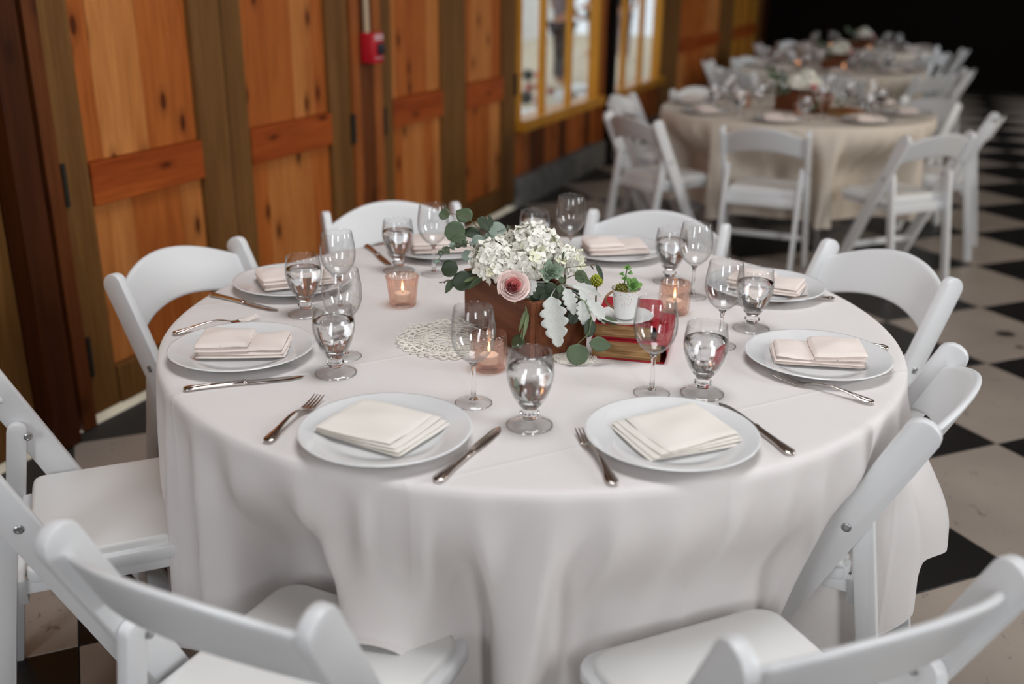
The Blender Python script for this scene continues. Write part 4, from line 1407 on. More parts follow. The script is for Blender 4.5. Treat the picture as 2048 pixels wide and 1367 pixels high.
seeded('eucalyptus_sprig', 'small-leaved baby eucalyptus sprig trailing outward over the tablecloth', [(400, 420, 2.08), (300, 380, 2.08), (210, 400, 2.08), (140, 440, 2.07), (90, 510, 2.06)], 34, 0.011)
seeded('eucalyptus_sprig', 'fine seeded sprig with tiny buds below the dark eucalyptus', [(260, 640, 2.05), (180, 650, 2.05), (100, 665, 2.05)], 9, 0.006)
branch('eucalyptus_sprig', 'eucalyptus stem hanging down the front of the planter to the small doily', 'foliage',
       [(1000, 720, 1.93), (1150, 800, 1.90), (1200, 920, 1.885), (1180, 1030, 1.88), (1100, 1105, 1.87)],
       [(1095, 1105, 1085, 1250, 1.868, 'round', 0.25, 0.1, 1.05), (1180, 1100, 1355, 1115, 1.86, 'oval', 0.2, 0.2, 0.95), (1190, 930, 1160, 1050, 1.89, 'round_dark', 0.1, 0.3, 0.7), (1255, 920, 1430, 965, 1.90, 'lance', 0.7, 0.2, 0.95),
        (840, 890, 685, 800, 1.92, 'oval', 0.5, -0.2, 1.0), (720, 1090, 610, 1075, 1.885, 'round', 0.5, -0.4, 1.0)], mat='stem_green')
branch('eucalyptus_sprig', 'pale cut stems hanging over the front corner of the planter', 'foliage',
       [(740, 800, 1.92), (728, 900, 1.90), (700, 1000, 1.885), (690, 1060, 1.88)],
       [(735, 850, 690, 1020, 1.895, 'lance_pale', 0.2, -0.2, 0.5), (745, 870, 700, 1070, 1.89, 'lance_pale', 0.2, 0.1, 0.4), (720, 830, 740, 960, 1.895, 'lance_pale', 0.2, 0.3, 0.4)], rad=0.002, mat='stem_green')
branch('eucalyptus_sprig', 'eucalyptus sprig with olive leaves between succulent and teacup', 'foliage',
       [(900, 700, 1.98), (1000, 640, 1.98), (1100, 600, 1.98), (1200, 640, 1.99)],
       [(1080, 640, 1170, 590, 1.98, 'round', 0.3, 0.2), (1140, 640, 1200, 680, 1.98, 'oval', 0.4, 0.3, 0.9), (960, 640, 1010, 650, 1.97, 'round', 0.3, 0.3), (890, 760, 1075, 650, 1.95, 'lance', 0.8, 0.1, 0.9),
        (800, 720, 880, 740, 1.94, 'oval', 0.5, 0.0), (730, 790, 760, 760, 1.94, 'round', 0.4, 0.2), (760, 700, 850, 780, 1.93, 'round_dark', 0.4, 0.0, 0.9), (850, 690, 950, 760, 1.94, 'round_dark', 0.4, 0.0, 0.9)])
branch('eucalyptus_sprig', 'dark glossy leaves massed between the pink rose and dusty miller', 'foliage',
       [(830, 720, 1.95), (900, 740, 1.935), (1000, 760, 1.93), (1080, 800, 1.925)],
       [(820, 760, 720, 720, 1.925, 'oval', 0.4, -0.3, 1.1), (880, 740, 860, 840, 1.92, 'round_dark', 0.3, 0.0, 0.9), (960, 740, 1000, 660, 1.93, 'oval', 0.5, 0.2, 1.0), (1000, 760, 960, 850, 1.92, 'round_dark', 0.3, 0.1, 0.8),
        (1060, 780, 1120, 700, 1.93, 'round_dark', 0.4, 0.2, 0.8), (1090, 830, 1180, 800, 1.92, 'round_dark', 0.4, 0.2, 0.8), (1080, 860, 1050, 960, 1.91, 'round_dark', 0.2, 0.0, 0.9), (1130, 900, 1180, 1000, 1.905, 'round_dark', 0.2, 0.2, 0.8), (870, 700, 800, 640, 1.935, 'lance_dark', 0.5, 0.0, 1.2)])
P = [zp(1000, 620, 1.99), zp(1010, 560, 1.99), zp(1060, 552, 1.985), zp(1150, 545, 1.98), zp(1230, 530, 1.98), zp(1255, 580, 1.98)]
t = thing('wiry_tendril', 'thin brown tendril with buds arching towards the teacup', 'foliage', P[0])
o = obj('stem', MB().tube(P, 0.0008, 6), 'stem', t)
o.matrix_parent_inverse = t.matrix_basis.inverted()
for (a, b) in (((1230, 530), (1270, 650)), ((1240, 530), (1250, 512)), ((1190, 540), (1212, 575)), ((985, 500), (1010, 432)), ((1255, 570), (1285, 575))):
    leaf(t, zp(*a, 1.98), zp(*b, 1.98), 'lance_dark', 0.2, 0.2, 0.7, 'bud')
o = obj('stem', MB().tube([zp(1010, 600, 1.98), zp(1020, 520, 1.985), zp(950, 490, 1.99), zp(985, 440, 1.99)], 0.0007, 6), 'stem', t)
o.matrix_parent_inverse = t.matrix_basis.inverted()
# ---- dusty miller
def miller(label, lv):
    P0 = zp(*lv[0][:2], lv[0][4])
    t = thing('dusty_miller', label, 'foliage', P0)
    inner = zp(960, 700, 1.97)
    for (bx_, by_, tx, ty, Y, tilt, side, w, dY) in lv:
        b = zp(bx_, by_, Y)
        o = obj('stem', MB().tube([inner, inner.lerp(b, 0.5) + Vector((0, 0, 0.006)), b], 0.0012, 6), 'miller', t)
        o.matrix_parent_inverse = t.matrix_basis.inverted()
        leaf(t, b, zp(tx, ty, Y - dY), 'miller', tilt, side, w)
    return t
miller('large silver dusty miller leaf hanging over the dark end of planter', [(905, 765, 962, 1115, 1.90, 0.15, -0.1, 0.92, 0.02)])
miller('cluster of small silver dusty miller leaves beside the big one', [(1010, 710, 1075, 890, 1.915, 0.3, 0.1, 0.95, 0.02), (1130, 790, 1150, 965, 1.905, 0.2, 0.2, 1.1, 0.02), (1060, 690, 1275, 745, 1.94, 0.9, 0.2, 0.6, 0.0)])
miller('silver dusty miller leaves reaching onto the red book', [(1170, 790, 1310, 945, 1.91, 0.5, 0.3, 0.85, 0.02), (1110, 720, 1210, 830, 1.92, 0.5, 0.3, 0.9, 0.02)])
miller('curled fuzzy silver leaf tucked beside the pink rose', [(800, 660, 675, 750, 1.915, 0.5, -0.4, 1.2, 0.02)])
# ---- hydrangeas: heads of four-petalled florets
def floret_mesh(mat, seed):
    rg_ = random.Random(seed)
    mb = MB()
    for q in range(4):
        a = q * PI / 2 + rg_.uniform(-0.15, 0.15)
        L, wd = rg_.uniform(0.0105, 0.0128), rg_.uniform(0.0105, 0.013)
        cup = rg_.uniform(0.1, 0.45)
        m_ = Matrix.Rotation(a, 4, 'Z')
        def pet(u, v, L=L, wd=wd, cup=cup):
            x = (u * 2 - 1) * wd / 2 * math.sin(PI * min(0.97, 0.12 + 0.82 * v)) ** 0.6
            return (x, 0.0008 + v * L, cup * L * v * v + 0.1 * abs(u * 2 - 1) ** 2 * wd - 0.0012 * math.sin(3 * v + u * 5))
        mb.grid(pet, 4, 4, m_)
    me = mb.mesh('floret', True, 180)
    me.materials.append(M[mat])
    return me
FLORETS = [floret_mesh('hydr', 1), floret_mesh('hydr', 2), floret_mesh('hydr', 3), floret_mesh('hydr_green', 4)]
def hydrangea(label, c, r, n, seed, squash=0.85):
    t = thing('hydrangea_bloom', label, 'flower', c)
    core = obj('flower_core', MB().lathe([(0.001, -r * 0.5), (r * 0.55, -r * 0.35), (r * 0.72, 0.0), (r * 0.6, r * 0.38), (r * 0.3, r * 0.58), (0.001, r * 0.64)], 16), 'hydr_green', t)
    obj('stem', MB().tube([(0, 0, -r * 0.4), (0.0, 0.0, -0.085)], 0.003, 8), 'stem_green', t)
    rg_ = random.Random(seed)
    for k in range(n):
        zz = 1 - (k + 0.5) / n * 1.45
        a = k * 2.39996 + rg_.uniform(-0.2, 0.2)
        rr_ = math.sqrt(max(0, 1 - zz * zz))
        d = Vector((rr_ * math.cos(a), rr_ * math.sin(a), zz))
        R_ = r * rg_.uniform(0.80, 1.02)
        rot = aim(d + Vector((rg_.uniform(-0.35, 0.35), rg_.uniform(-0.35, 0.35), rg_.uniform(-0.2, 0.35))), Vector((rg_.uniform(-1, 1), rg_.uniform(-1, 1), rg_.uniform(-1, 1))))
        s = rg_.uniform(1.0, 1.4)
        o = obj('floret', FLORETS[rg_.choice([0, 0, 1, 1, 2, 2, 3])], None, t)
        o.matrix_local = Matrix.Translation((d.x * R_, d.y * R_, d.z * R_ * squash)) @ rot.to_4x4() @ Matrix.Scale(s, 4)
    return t
hydrangea('round cream hydrangea bloom above the lit side of planter', zp(505, 500, 2.03), 0.050, 62, 1)
hydrangea('topmost cream hydrangea bloom of the centrepiece', zp(770, 400, 2.05), 0.053, 66, 2)
hydrangea('cream hydrangea bloom between the pink rose and the succulent', zp(720, 545, 1.985), 0.042, 48, 3)
hydrangea('small cream hydrangea bloom behind the succulent', zp(1010, 510, 2.06), 0.036, 38, 4)
hydrangea('cream hydrangea bloom low behind the pink rose', zp(560, 590, 1.99), 0.038, 40, 5)
hydrangea('pale hydrangea bloom deep in the middle of the centrepiece', zp(640, 430, 2.09), 0.045, 44, 6)
# ---- garden rose
def rose(label, c, facing, r):
    t = thing('garden_rose', label, 'flower', c)
    rot = aim(facing, (0, 0, 1)).to_4x4()
    rg_ = random.Random(4)
    layers = [(2, 0.10, 0.62, 'rose_in'), (3, 0.20, 0.62, 'rose_in'), (4, 0.31, 0.60, 'rose_in'), (4, 0.43, 0.56, 'rose_in'), (5, 0.55, 0.52, 'rose_out'), (5, 0.68, 0.46, 'rose_out'), (6, 0.82, 0.38, 'rose_out'), (6, 0.95, 0.28, 'rose_out')]
    for li, (n, rad, hgt, mt) in enumerate(layers):
        for k in range(n):
            a0 = 2 * PI * k / n + li * 0.9 + rg_.uniform(-0.25, 0.25)
            span = 2 * PI / n * rg_.uniform(0.62, 0.8)
            off = rg_.uniform(-0.05, 0.05)
            hh = hgt + rg_.uniform(-0.05, 0.05)
            curl = 0.05 + 0.22 * (li / 7) ** 2
            def pet(u, v, a0=a0, span=span, rad=rad, hh=hh, curl=curl, off=off):
                s_ = u * 2 - 1
                a = a0 + s_ * span
                edge = 1 - 0.30 * abs(s_) ** 2.2
                rr_ = r * ((rad + off + 0.07 * s_) * (0.45 + 0.55 * min(1, v * 1.3) ** 0.6) + curl * max(0, v - 0.6) ** 2 * 5)
                z = r * (-0.45 + (hh + 0.45) * v * edge - curl * max(0, v - 0.75) ** 2 * 5)
                return (rr_ * math.cos(a), rr_ * math.sin(a), z)
            o = obj('petal', MB().grid(pet, 8, 7), mt, t, angle=180)
            o.matrix_local = rot
    obj('stem', MB().tube([rot @ Vector((0, 0, -r * 0.5)), rot @ Vector((0, 0, -r * 1.2)), Vector((0.01, 0.03, -0.06))], 0.002, 6), 'stem_green', t)
    return t
rose('pale pink garden rose with a deeper pink heart', zp(632, 690, 1.905), VIEW + Vector((0.15, 0, 0.25)), 0.028)
# ---- succulents
def succulent(name, label, c, facing, r, mat, n=22, wide=0.6, parent=None):
    t = parent or thing(name, label, 'succulent', c)
    rot = aim(facing, (0, 0, 1)).to_4x4()
    base = Vector((0, 0, 0)) if parent is None else c
    for k in range(n):
        f = (k + 1) / n
        a = k * 2.39996
        L = r * (0.25 + 0.75 * f)
        lift = R(78 - 62 * f)
        def blade(u, v, side, L=L):
            x = (u * 2 - 1) * L * wide / 2 * math.sin(PI * min(0.985, 0.10 + 0.86 * v)) ** 0.55 * (0.6 + 0.6 * v)
            th = L * 0.075 * (1 - abs(u * 2 - 1) ** 2) * (1 - 0.5 * v)
            return (x, v * L, side * th + 0.22 * L * v * v + 0.12 * abs(u * 2 - 1) ** 2 * L * 0.5)
        mb = MB().grid(lambda u, v: blade(u, v, 1), 4, 5).grid(lambda u, v: blade(u, v, -1), 4, 5)
        o = obj('leaf', mb, mat, t, angle=120)
        o.matrix_local = Matrix.Translation(base) @ rot @ Matrix.Rotation(a, 4, 'Z') @ Matrix.Translation((0, r * 0.05, r * 0.25 * (1 - f))) @ Matrix.Rotation(lift, 4, 'X')
    return t
succulent('succulent_rosette', 'grey-green succulent rosette tucked between hydrangeas and dusty miller', zp(900, 605, 1.935), VIEW + Vector((0.1, 0, 0.5)), 0.030, 'succ', 24)
# ---- chartreuse bloom behind the cup
def pompon(name, label, c, r, mat, n=70, cat='flower', stem=0.06):
    t = thing(name, label, cat, c)
    mb = MB()
    rg_ = random.Random(8)
    for k in range(n):
        zz = 1 - 2 * (k + 0.5) / n
        a = k * 2.39996
        q = math.sqrt(1 - zz * zz)
        d = Vector((q * math.cos(a), q * math.sin(a), zz))
        m_ = Matrix.Translation(d * r * 0.55) @ aim(d, (0.3, 0.2, 1)).to_4x4()
        mb.lathe([(0.0001, 0), (r * 0.16, r * 0.15), (r * 0.17, r * 0.33), (0.0001, r * rg_.uniform(0.42, 0.52))], 6, m_)
    obj('florets', mb, mat, t, angle=120)
    obj('stem', MB().tube([(0, 0, 0), (0, 0, -stem)], 0.002, 6), 'stem_green', t)
    return t
pompon('button_bloom', 'chartreuse button bloom beside the flowered teacup', zp(1235, 650, 2.03), 0.0145, 'mum')
# ---- books with the teacup
A, B = at_z(1181, 715, TZ), at_z(1328, 729, TZ)
bdir = (B - A).normalized()
bang = math.atan2(bdir.y, bdir.x)
def book(label, x0, w, d, th, z, turn=0.0, y0=0.0):
    """w along the page edge facing the viewer, d away from it"""
    org = A + bdir * x0 + Vector((-bdir.y, bdir.x, 0)) * y0
    t = thing('book', label, 'book', (org.x, org.y, z), bang + R(turn))
    cv = 0.0028
    obj('page_block', MB().box((w / 2 - 0.003, d / 2, th / 2), (w - 0.008, d - 0.008, th - 2 * cv)), 'pages', t, smooth=False)
    for s, zz in (('front_cover', th - cv / 2), ('back_cover', cv / 2)):
        obj(s, MB().box((w / 2, d / 2, zz), (w, d, cv), bev=0.001, seg=1), 'book_red', t, smooth=False)
    def spine(u, v, k):
        a = PI * u
        return (w - 0.002 + (0.007 + k) * math.sin(a) * 0.9, v * d, th / 2 + (th / 2 - (0 if k else 0.002)) * -math.cos(a))
    mb = MB().grid(lambda u, v: spine(u, v, 0.0015), 10, 2).grid(lambda u, v: spine(u, v, 0.0), 10, 2)
    obj('spine', mb, 'book_red', t, angle=80)
    return t
book('thick red cloth-bound book at the bottom of the small stack', 0.0, 0.148, 0.205, 0.042, TZ + 0.0005)
book('thinner red cloth-bound book lying on the thicker one', 0.004, 0.122, 0.185, 0.032, TZ + 0.0428, 2.0, 0.006)
BZ = TZ + 0.0752
sc_ = at_z(1250, 635, BZ + 0.006)
t = tag(obj('saucer', MB().lathe([(0, 0.0008), (0.028, 0.0008), (0.030, 0.0), (0.033, 0.0008), (0.045, 0.006), (0.0565, 0.0125), (0.058, 0.0135), (0.0565, 0.0140), (0.045, 0.0082), (0.030, 0.0034), (0, 0.003)], 48,
                              wob=lambda i, a: 1 + (0.012 * math.cos(10 * a) if 4 <= i <= 8 else 0)), 'porcelain', None, (sc_.x, sc_.y, BZ), angle=70), 'scalloped porcelain saucer on the red books', 'saucer')
t.location = (sc_.x, sc_.y, BZ + 0.0003)
cz = BZ + 0.0046
t = thing('teacup', 'flowered porcelain teacup with gilt handle planted with succulents', 'teacup', (sc_.x, sc_.y + 0.008, cz), 0)
obj('cup', MB().lathe([(0, 0.0), (0.019, 0.0), (0.0205, 0.002), (0.0225, 0.012), (0.0245, 0.030), (0.0268, 0.052), (0.0290, 0.0615), (0.0284, 0.0622), (0.0262, 0.053), (0.0236, 0.030), (0.021, 0.010), (0.0, 0.006)], 40), 'porcelain', t, angle=70)
hp = [Vector((-0.0255 - 0.015 * math.sin(PI * q / 10) ** 0.8, 0, 0.055 - 0.034 * q / 10)) for q in range(11)]
h = obj('cup_handle', MB().tube([(-0.0245, 0, 0.056)] + hp + [(-0.0225, 0, 0.018)], 0.0026, 8), 'gilt', t)
obj('rim', MB().lathe([(0.0286 + 0.0007 * math.cos(2 * PI * q / 8), 0.0618 + 0.0007 * math.sin(2 * PI * q / 8)) for q in range(8)], 40, close=True), 'gilt', t)
CUP = t
cp = Vector((sc_.x, sc_.y + 0.008, cz + 0.058))
t = pompon('moss_tuft', 'tuft of olive moss inside the flowered teacup', cp + Vector((-0.010, -0.004, 0.002)), 0.014, 'moss', 60, 'moss', 0.02)
succulent('succulent_rosette', 'bright green succulent rosette planted in the teacup', cp + Vector((0.013, -0.004, 0.008)), VIEW + Vector((0.1, 0, 0.6)), 0.021, 'succ_bright', 18, 0.75)
t = thing('succulent_sprig', 'upright green succulent sprig rising from the teacup', 'succulent', cp + Vector((-0.004, 0.002, 0.0)))
obj('stem', MB().tube([(0, 0, -0.01), (0.001, 0, 0.02), (0.004, 0, 0.044)], 0.0014, 6), 'stem_green', t)
rg = random.Random(9)
for (x, z, r_) in ((0.000, 0.024, 0.009), (0.004, 0.046, 0.010), (-0.006, 0.033, 0.007), (0.009, 0.036, 0.007)):
    succulent('', '', Vector((x, -0.003, z)), VIEW + Vector((rg.uniform(-0.3, 0.3), 0, rg.uniform(0.2, 0.8))), r_, 'succ_bright', 8, 0.8, parent=t)
# ---- lace doilies: crocheted rings and scallops of thread
def doily(label, c, rad, seed, flat=1.0, rot=0.0):
    mb = MB()
    th = 0.0016 if rad > 0.08 else 0.0011
    pk = 0.0042 if rad > 0.08 else 0.0008
    def ring(r, n=64, amp=0.0, k=0, z=0.0016):
        pts = []
        for q in range(n + 1):
            a = 2 * PI * q / n
            rr_ = r + amp * math.cos(k * a)
            pts.append((rr_ * math.cos(a), rr_ * math.sin(a), z + pk * (rr_ / rad) ** 2 * (1 + math.sin(7 * a + 9 * rr_ / rad))))
        mb.tube(pts, th, 5, caps=False)
    def loops(r0, r1, n, ph=0.0, z=0.0018):
        for q in range(n):
            a = 2 * PI * (q + ph) / n
            w = PI / n * 1.05
            pts = []
            for e in range(9):
                s = e / 8
                aa = a + w * (2 * s - 1) * (1.0 if s in (0, 1) else 1.12)
                rr_ = r0 + (r1 - r0) * math.sin(PI * s) ** 0.7
                pts.append((rr_ * math.cos(aa), rr_ * math.sin(aa), z + pk * (rr_ / rad) ** 2 * (1 + math.sin(7 * aa + 9 * rr_ / rad))))
            mb.tube(pts, th * 0.95, 5, caps=False)
    for q in range(10):
        a = 2 * PI * q / 10
        mb.tube([(0.1 * rad * math.cos(a), 0.1 * rad * math.sin(a), 0.0016), (0.34 * rad * math.cos(a + 0.1), 0.34 * rad * math.sin(a + 0.1), 0.0016)], th, 5, caps=False)
    ring(0.1 * rad, 20)
    ring(0.34 * rad, 40)
    loops(0.34 * rad, 0.46 * rad, 16)
    ring(0.46 * rad, 48)
    ring(0.55 * rad, 64, 0.012 * rad, 24)
    for q in range(48):
        a = 2 * PI * q / 48
        mb.tube([(0.46 * rad * math.cos(a), 0.46 * rad * math.sin(a), 0.0016), (0.70 * rad * math.cos(a + 0.05), 0.70 * rad * math.sin(a + 0.05), 0.0016)], th * 0.9, 5, caps=False)
    ring(0.70 * rad, 64)
    loops(0.70 * rad, 0.83 * rad, 26)
    ring(0.80 * rad, 72)
    loops(0.80 * rad, 0.93 * rad, 30, 0.5)
    loops(0.86 * rad, 1.0 * rad, 30, 0.0, 0.0022)
    o = obj('lace_doily', mb, 'lace', None, (c.x, c.y, TZ), (0, 0, rot), angle=180)
    o.scale = (1, flat, 1)
    return tag(o, label, 'doily')
doily('large crocheted cream lace doily partly under the planter', at_z(905, 680, TZ) + Vector((0.0, 0.0, 0)), 0.12, 1)
doily('small crocheted cream lace doily at the dark end of planter', at_z(1149, 716, TZ), 0.045, 2)
# ================================================================== THE OTHER TABLES

T2C, T3C, T4C = Vector((1.70, 6.15, 0)), Vector((2.85, 9.25, 0)), Vector((3.95, 12.0, 0))
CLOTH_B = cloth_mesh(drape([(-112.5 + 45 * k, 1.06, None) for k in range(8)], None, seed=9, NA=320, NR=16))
CLOTH_B.materials.append(M['cloth_bounce_tint'])
heads = [o for o in C.objects if o.parent is None and o.name.split('.')[0] in ('planter_box', 'hydrangea_bloom', 'garden_rose')]
euc = [o for o in C.objects if o.parent is None and o.name.split('.')[0] == 'eucalyptus_sprig'][:7]
def setting(center, ordinal, rot, chairs, cloth_rot, n_glass=8, flowers=True, seed=1, chair_labels=None):
    """one laid table of the row; ordinal says which table it is"""
    rg = random.Random(seed)
    tb = '%s round table' % ordinal
    make_table('round_table', 'round folding table under the cloth of the %s' % tb, center)
    put_cloth(None, None, 'ivory tablecloth draped over the %s' % tb, center, R(cloth_rot), CLOTH_B)
    for k, (a, r, tw) in enumerate(chairs):
        put_chair(center, a, r, chair_labels[k] if chair_labels else 'white folding chair set around the %s' % tb, 'chairs around the %s' % tb, tw)
    for k in range(8):
        a = -112.5 + 45 * k + rot
        p = polar(center, 0.635, a)
        place(PLATE, USED, p, 0, 'white dinner plate laid on the %s' % tb, 'plates on the %s' % tb)
        place(NAP_A, USED, (p.x, p.y, TZ + 0.0122), R(a + 90 + rg.uniform(-15, 15)), 'folded blush napkin on a plate of the %s' % tb, 'napkins on the %s' % tb)
        if k < n_glass:
            q = polar(center, 0.50 + rg.uniform(-0.02, 0.02), a + 13)
            place(GOBLET, USED, q, 0, 'goblet of water on the %s' % tb, 'goblets on the %s' % tb)
            q = polar(center, 0.45 + rg.uniform(-0.02, 0.02), a + 26)
            place(WINE, USED, q, 0, 'empty wine glass on the %s' % tb, 'wine glasses on the %s' % tb)
    if flowers:
        mv = Matrix.Translation(center) @ Matrix.Rotation(R(rot + 18), 4, 'Z') @ Matrix.Translation(-TC)
        names = {'planter_box': ('wooden planter box on the %s' % tb, None), 'hydrangea_bloom': ('cream hydrangea bloom on the %s' % tb, 'hydrangeas on the %s' % tb), 'garden_rose': ('pink garden rose on the %s' % tb, None), 'eucalyptus_sprig': ('eucalyptus sprig on the %s' % tb, 'eucalyptus on the %s' % tb)}
        for h in heads + euc:
            lb, gp = names[h.name.split('.')[0]]
            c = h.copy()
            C.objects.link(c)
            c['label'] = lb
            if gp:
                c['group'] = gp
            c.matrix_world = mv @ h.matrix_basis
            for ch in h.children:
                d = ch.copy()
                C.objects.link(d)
                d.parent = c
                d.matrix_parent_inverse = ch.matrix_parent_inverse.copy()
    for (r, a, src) in ((0.30, -100, V_HOB), (0.33, 40, V_RIB), (0.30, 160, V_HOB)):
        p = polar(center, r, a + rot)
        place(src, USED, p, 0, ('ribbed' if src is V_RIB else 'hobnail') + ' pink candle holder on the %s' % tb, ('ribbed' if src is V_RIB else 'hobnail') + ' candle holders on the %s' % tb)
ring8 = lambda r, off=0.0: [(-112.5 + 45 * k + off, r + ((k * 37) % 5 - 2) * 0.02, ((k * 53) % 7 - 3) * 1.2) for k in range(8)]
ch2 = ring8(1.10)
ch2[0] = (-112.0, 1.11, -2.0)
ch2[1] = (-71.0, 1.22, 6.0)
ch2[2] = (-24.0, 1.10, -4.0)
ch2[7] = (-152.0, 1.21, 4.0)
setting(T2C, 'second', 0, ch2, 0, seed=2, chair_labels=[
    'white folding chair of the second table, backing straight onto the main table',
    'white folding chair of the second table, backing onto main table beside open floor',
    'white folding chair of the second table, on its open checkered floor side',
    'white folding chair of the second table, open floor side towards third table',
    'white folding chair of the second table, backing onto the third table',
    'white folding chair of the second table, backing onto third table near windows',
    'white folding chair of the second table, backing onto the window wall',
    'white folding chair of the second table, backing onto the slim black post'])
setting(T3C, 'third', 12, ring8(1.10, 8), 8, seed=3)
setting(T4C, 'fourth', 20, ring8(1.12, 5), 5, 6, seed=4)
# red-brown book lying on the second table
pb = polar(T2C, 0.36, -52)
t = thing('book', 'brown cloth-bound book lying on the second round table', 'book', (pb.x, pb.y, TZ + 0.0005), 0.3)
obj('page_block', MB().box((0, 0, 0.018), (0.14, 0.19, 0.03)), 'pages', t, smooth=False)
for nm, z in (('front_cover', 0.0345), ('back_cover', 0.0015)):
    obj(nm, MB().box((0, 0, z), (0.148, 0.198, 0.003), bev=0.001, seg=1), 'edge_fir', t, smooth=False)

# ================================================================== OUTDOORS BEYOND THE GLASS
def person(label, base, face, shirt, trousers, lean=0.0):
    """standing figure; one skinned body with shirt, trousers and hair as children"""
    t = thing('person', label, 'person', base, face)
    def skin(name, verts, edges, radii, mat, root=0):
        me = bpy.data.meshes.new(name)
        me.from_pydata(verts, edges, [])
        me.materials.append(M[mat])
        o = bpy.data.objects.new(name, me)
        C.objects.link(o)
        o.parent = t
        o.modifiers.new('skin', 'SKIN')
        for v, r_ in zip(me.skin_vertices[0].data, radii):
            v.radius = r_ if isinstance(r_, tuple) else (r_, r_)
        me.skin_vertices[0].data[root].use_root = True
        s = o.modifiers.new('subdivision', 'SUBSURF')
        s.levels = s.render_levels = 2
        for p in me.polygons:
            p.use_smooth = True
        return o
    V = [(0, 0, 0.93), (0, 0, 1.15), (0, 0.01, 1.38), (0, 0.01, 1.48), (0, 0.03, 1.57), (0, 0.035, 1.66), (0, 0.03, 1.74)]
    E_ = [(k, k + 1) for k in range(6)]
    Rr = [(0.15, 0.11), (0.14, 0.10), (0.155, 0.10), 0.05, (0.068, 0.078), (0.076, 0.088), (0.05, 0.06)]
    for s in (-1, 1):
        b = len(V)
        V += [(s * 0.19, 0, 1.41), (s * 0.25, -0.02, 1.14), (s * 0.22, 0.16, 0.98), (s * 0.20, 0.24, 0.96)]
        Rr += [0.055, 0.042, 0.033, 0.03]
        E_ += [(2, b), (b, b + 1), (b + 1, b + 2), (b + 2, b + 3)]
        for q in range(5):
            f = len(V)
            dx = (q - 2) * 0.014
            if q == 0:
                V += [(s * 0.20 - s * 0.03, 0.27, 0.965), (s * 0.20 - s * 0.05, 0.29, 0.955)]
            else:
                V += [(s * 0.20 + dx, 0.285, 0.955), (s * 0.20 + dx, 0.315 + 0.004 * (2 - abs(q - 2)), 0.935)]
            Rr += [0.009, 0.008]
            E_ += [(b + 3, f), (f, f + 1)]
        b = len(V)
        V += [(s * 0.095, 0, 0.86), (s * 0.10, 0.02, 0.48), (s * 0.10, -0.01, 0.10), (s * 0.10, 0.13, 0.035)]
        Rr += [0.09, 0.062, 0.042, (0.04, 0.032)]
        E_ += [(0, b), (b, b + 1), (b + 1, b + 2), (b + 2, b + 3)]
    skin('body', V, E_, Rr, 'skin')
    skin('shirt', [(0, 0, 0.9), (0, 0, 1.15), (0, 0.01, 1.40), (0.19, 0, 1.41), (0.245, -0.015, 1.17), (-0.19, 0, 1.41), (-0.245, -0.015, 1.17)],
         [(0, 1), (1, 2), (2, 3), (3, 4), (2, 5), (5, 6)], [(0.175, 0.135), (0.165, 0.125), (0.17, 0.115), 0.07, 0.06, 0.07, 0.06], shirt)
    skin('trousers', [(0, 0, 0.92), (0.1, 0, 0.84), (0.10, 0.02, 0.48), (0.10, -0.01, 0.1), (-0.1, 0, 0.84), (-0.10, 0.02, 0.48), (-0.10, -0.01, 0.1)],
         [(0, 1), (1, 2), (2, 3), (0, 4), (4, 5), (5, 6)], [(0.165, 0.125), 0.105, 0.08, 0.062, 0.105, 0.08, 0.062], trousers)
    obj('hair', MB().lathe([(0.001, 0.115), (0.05, 0.105), (0.085, 0.07), (0.097, 0.02), (0.09, -0.05), (0.07, -0.09), (0.06, -0.08), (0.07, 0.0), (0.05, 0.06), (0.001, 0.08)], 20, Matrix.Translation((0, 0.012, 1.70))), 'dark_hair', t)
    f = obj('face', MB().lathe([(0.0001, 0.02), (0.006, 0.01), (0.011, -0.008), (0.008, -0.016), (0.0001, -0.018)], 10, Matrix.Translation((0, 0.125, 1.655))), 'skin', t)
    for s in (-1, 1):
        f.data.materials[0]
        obj('eye', MB().lathe([(0.0001, 0.006), (0.008, 0.0), (0.0001, -0.006)], 8, Matrix.Translation((s * 0.03, 0.108, 1.69))), 'alarm_black', t)
    return t
pq = at_n(1122, 140, 2.6)
person('person in a grey shirt standing on the patio outside the window', (pq.x, pq.y, -0.02), TW + PI / 2 + 2.5, 'grey_shirt', 'dark_trousers')
pq = at_n(1243, 90, 3.2)
person('person in dark clothes outside the window beyond the black post', (pq.x, pq.y, -0.02), TW + PI / 2 + 3.6, 'alarm_black', 'grey_shirt')
pq = at_n(1183, 150, 4.2)
person('person in dark clothes on the patio far behind the grey shirt', (pq.x, pq.y, -0.02), TW + 0.5, 'alarm_black', 'alarm_black')
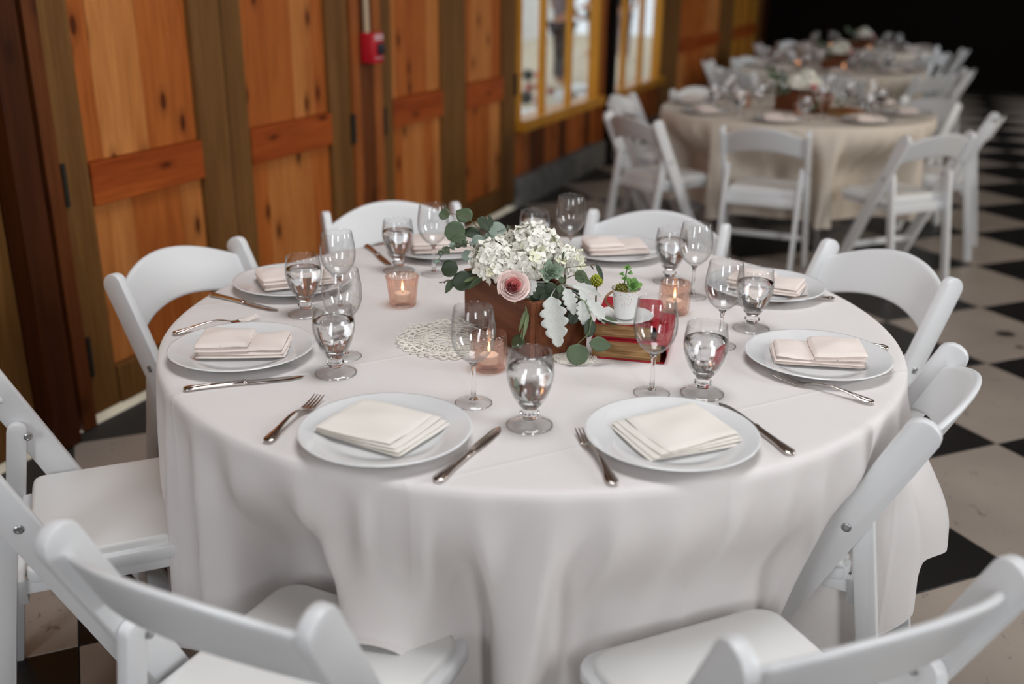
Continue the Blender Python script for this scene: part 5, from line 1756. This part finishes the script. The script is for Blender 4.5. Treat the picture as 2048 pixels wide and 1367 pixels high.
# patio table with blooms in front of the glass
pt = at_n(1066, 226, 0.95)
t = thing('patio_table', 'white-topped patio table with blooms right outside the window', 'table', (pt.x, pt.y, -0.02))
zt = pt.z + 0.02
obj('table_top', MB().lathe([(0, zt - 0.03), (0.34, zt - 0.03), (0.35, zt - 0.015), (0.34, zt), (0, zt)], 40), 'china', t)
obj('pedestal', MB().lathe([(0, 0), (0.2, 0), (0.2, 0.02), (0.03, 0.05), (0.025, zt - 0.03), (0, zt - 0.03)], 20), 'steel_leg', t)
for k, (px, py, nn_, r_, mt, lb, cat) in enumerate((
        (1058, 175, 1.0, 0.05, 'pink_bloom', 'peach bloom cluster at the frame side of the patio table', 'flower'), (1080, 172, 1.05, 0.055, 'pink_bloom', 'peach bloom cluster in the middle of the patio table', 'flower'), (1102, 182, 1.1, 0.045, 'pink_bloom', 'peach bloom cluster close to the first mullion', 'flower'),
        (1074, 200, 0.95, 0.055, 'rose_out', 'low pink bloom cluster on the patio table', 'flower'), (1052, 195, 0.9, 0.06, 'dark_leaf', 'dark leafy clump on the patio table', 'foliage'), (1056, 150, 1.2, 0.06, 'dark_leaf', 'dark leafy clump above the peach blooms outside', 'foliage'), (1078, 150, 1.2, 0.05, 'rose_in', 'deep red bloom cluster outside the window', 'flower'))):
    c = at_n(px, py, nn_)
    pompon('bloom_cluster', lb, c, r_, mt, 60, cat, max(0.02, c.z - zt + 0.018))
# white cushioned stools on the patio
def stool(label, px, py, n, r_, h_):
    c = at_n(px, py, n)
    t = thing('patio_stool', label, 'stool', (c.x, c.y, -0.02))
    z = c.z + 0.02
    obj('cushion', MB().lathe([(0, z - h_), (r_ * 0.9, z - h_), (r_, z - h_ * 0.6), (r_, z - h_ * 0.3), (r_ * 0.85, z), (0, z + 0.01)], 32), 'china', t)
    for k in range(4):
        a = PI / 4 + k * PI / 2
        obj('leg', MB().tube([(r_ * 0.7 * math.cos(a), r_ * 0.7 * math.sin(a), z - h_), (r_ * 0.8 * math.cos(a), r_ * 0.8 * math.sin(a), 0)], 0.012, 8), 'steel_leg', t)
    return t
stool('white cushioned stool between the two mullions outside', 1130, 180, 1.3, 0.14, 0.16)
stool('white cushioned stool beside the window jamb outside', 1166, 170, 1.5, 0.20, 0.10)
stool('low white cushioned stool under the jamb-side stool outside', 1166, 188, 1.35, 0.17, 0.10)

# ================================================================== refracted light through the stemware
for o in C.objects:
    if o.type == 'MESH' and o.data.materials and o.data.materials[0] in (M['glass'], M['water']):
        o.cycles.is_caustics_caster = True
    if o.name.split('.')[0] == 'tablecloth':
        o.cycles.is_caustics_receiver = True
for o in C.objects:
    if o.type == 'LIGHT':
        o.data.cycles.is_caustics_light = True
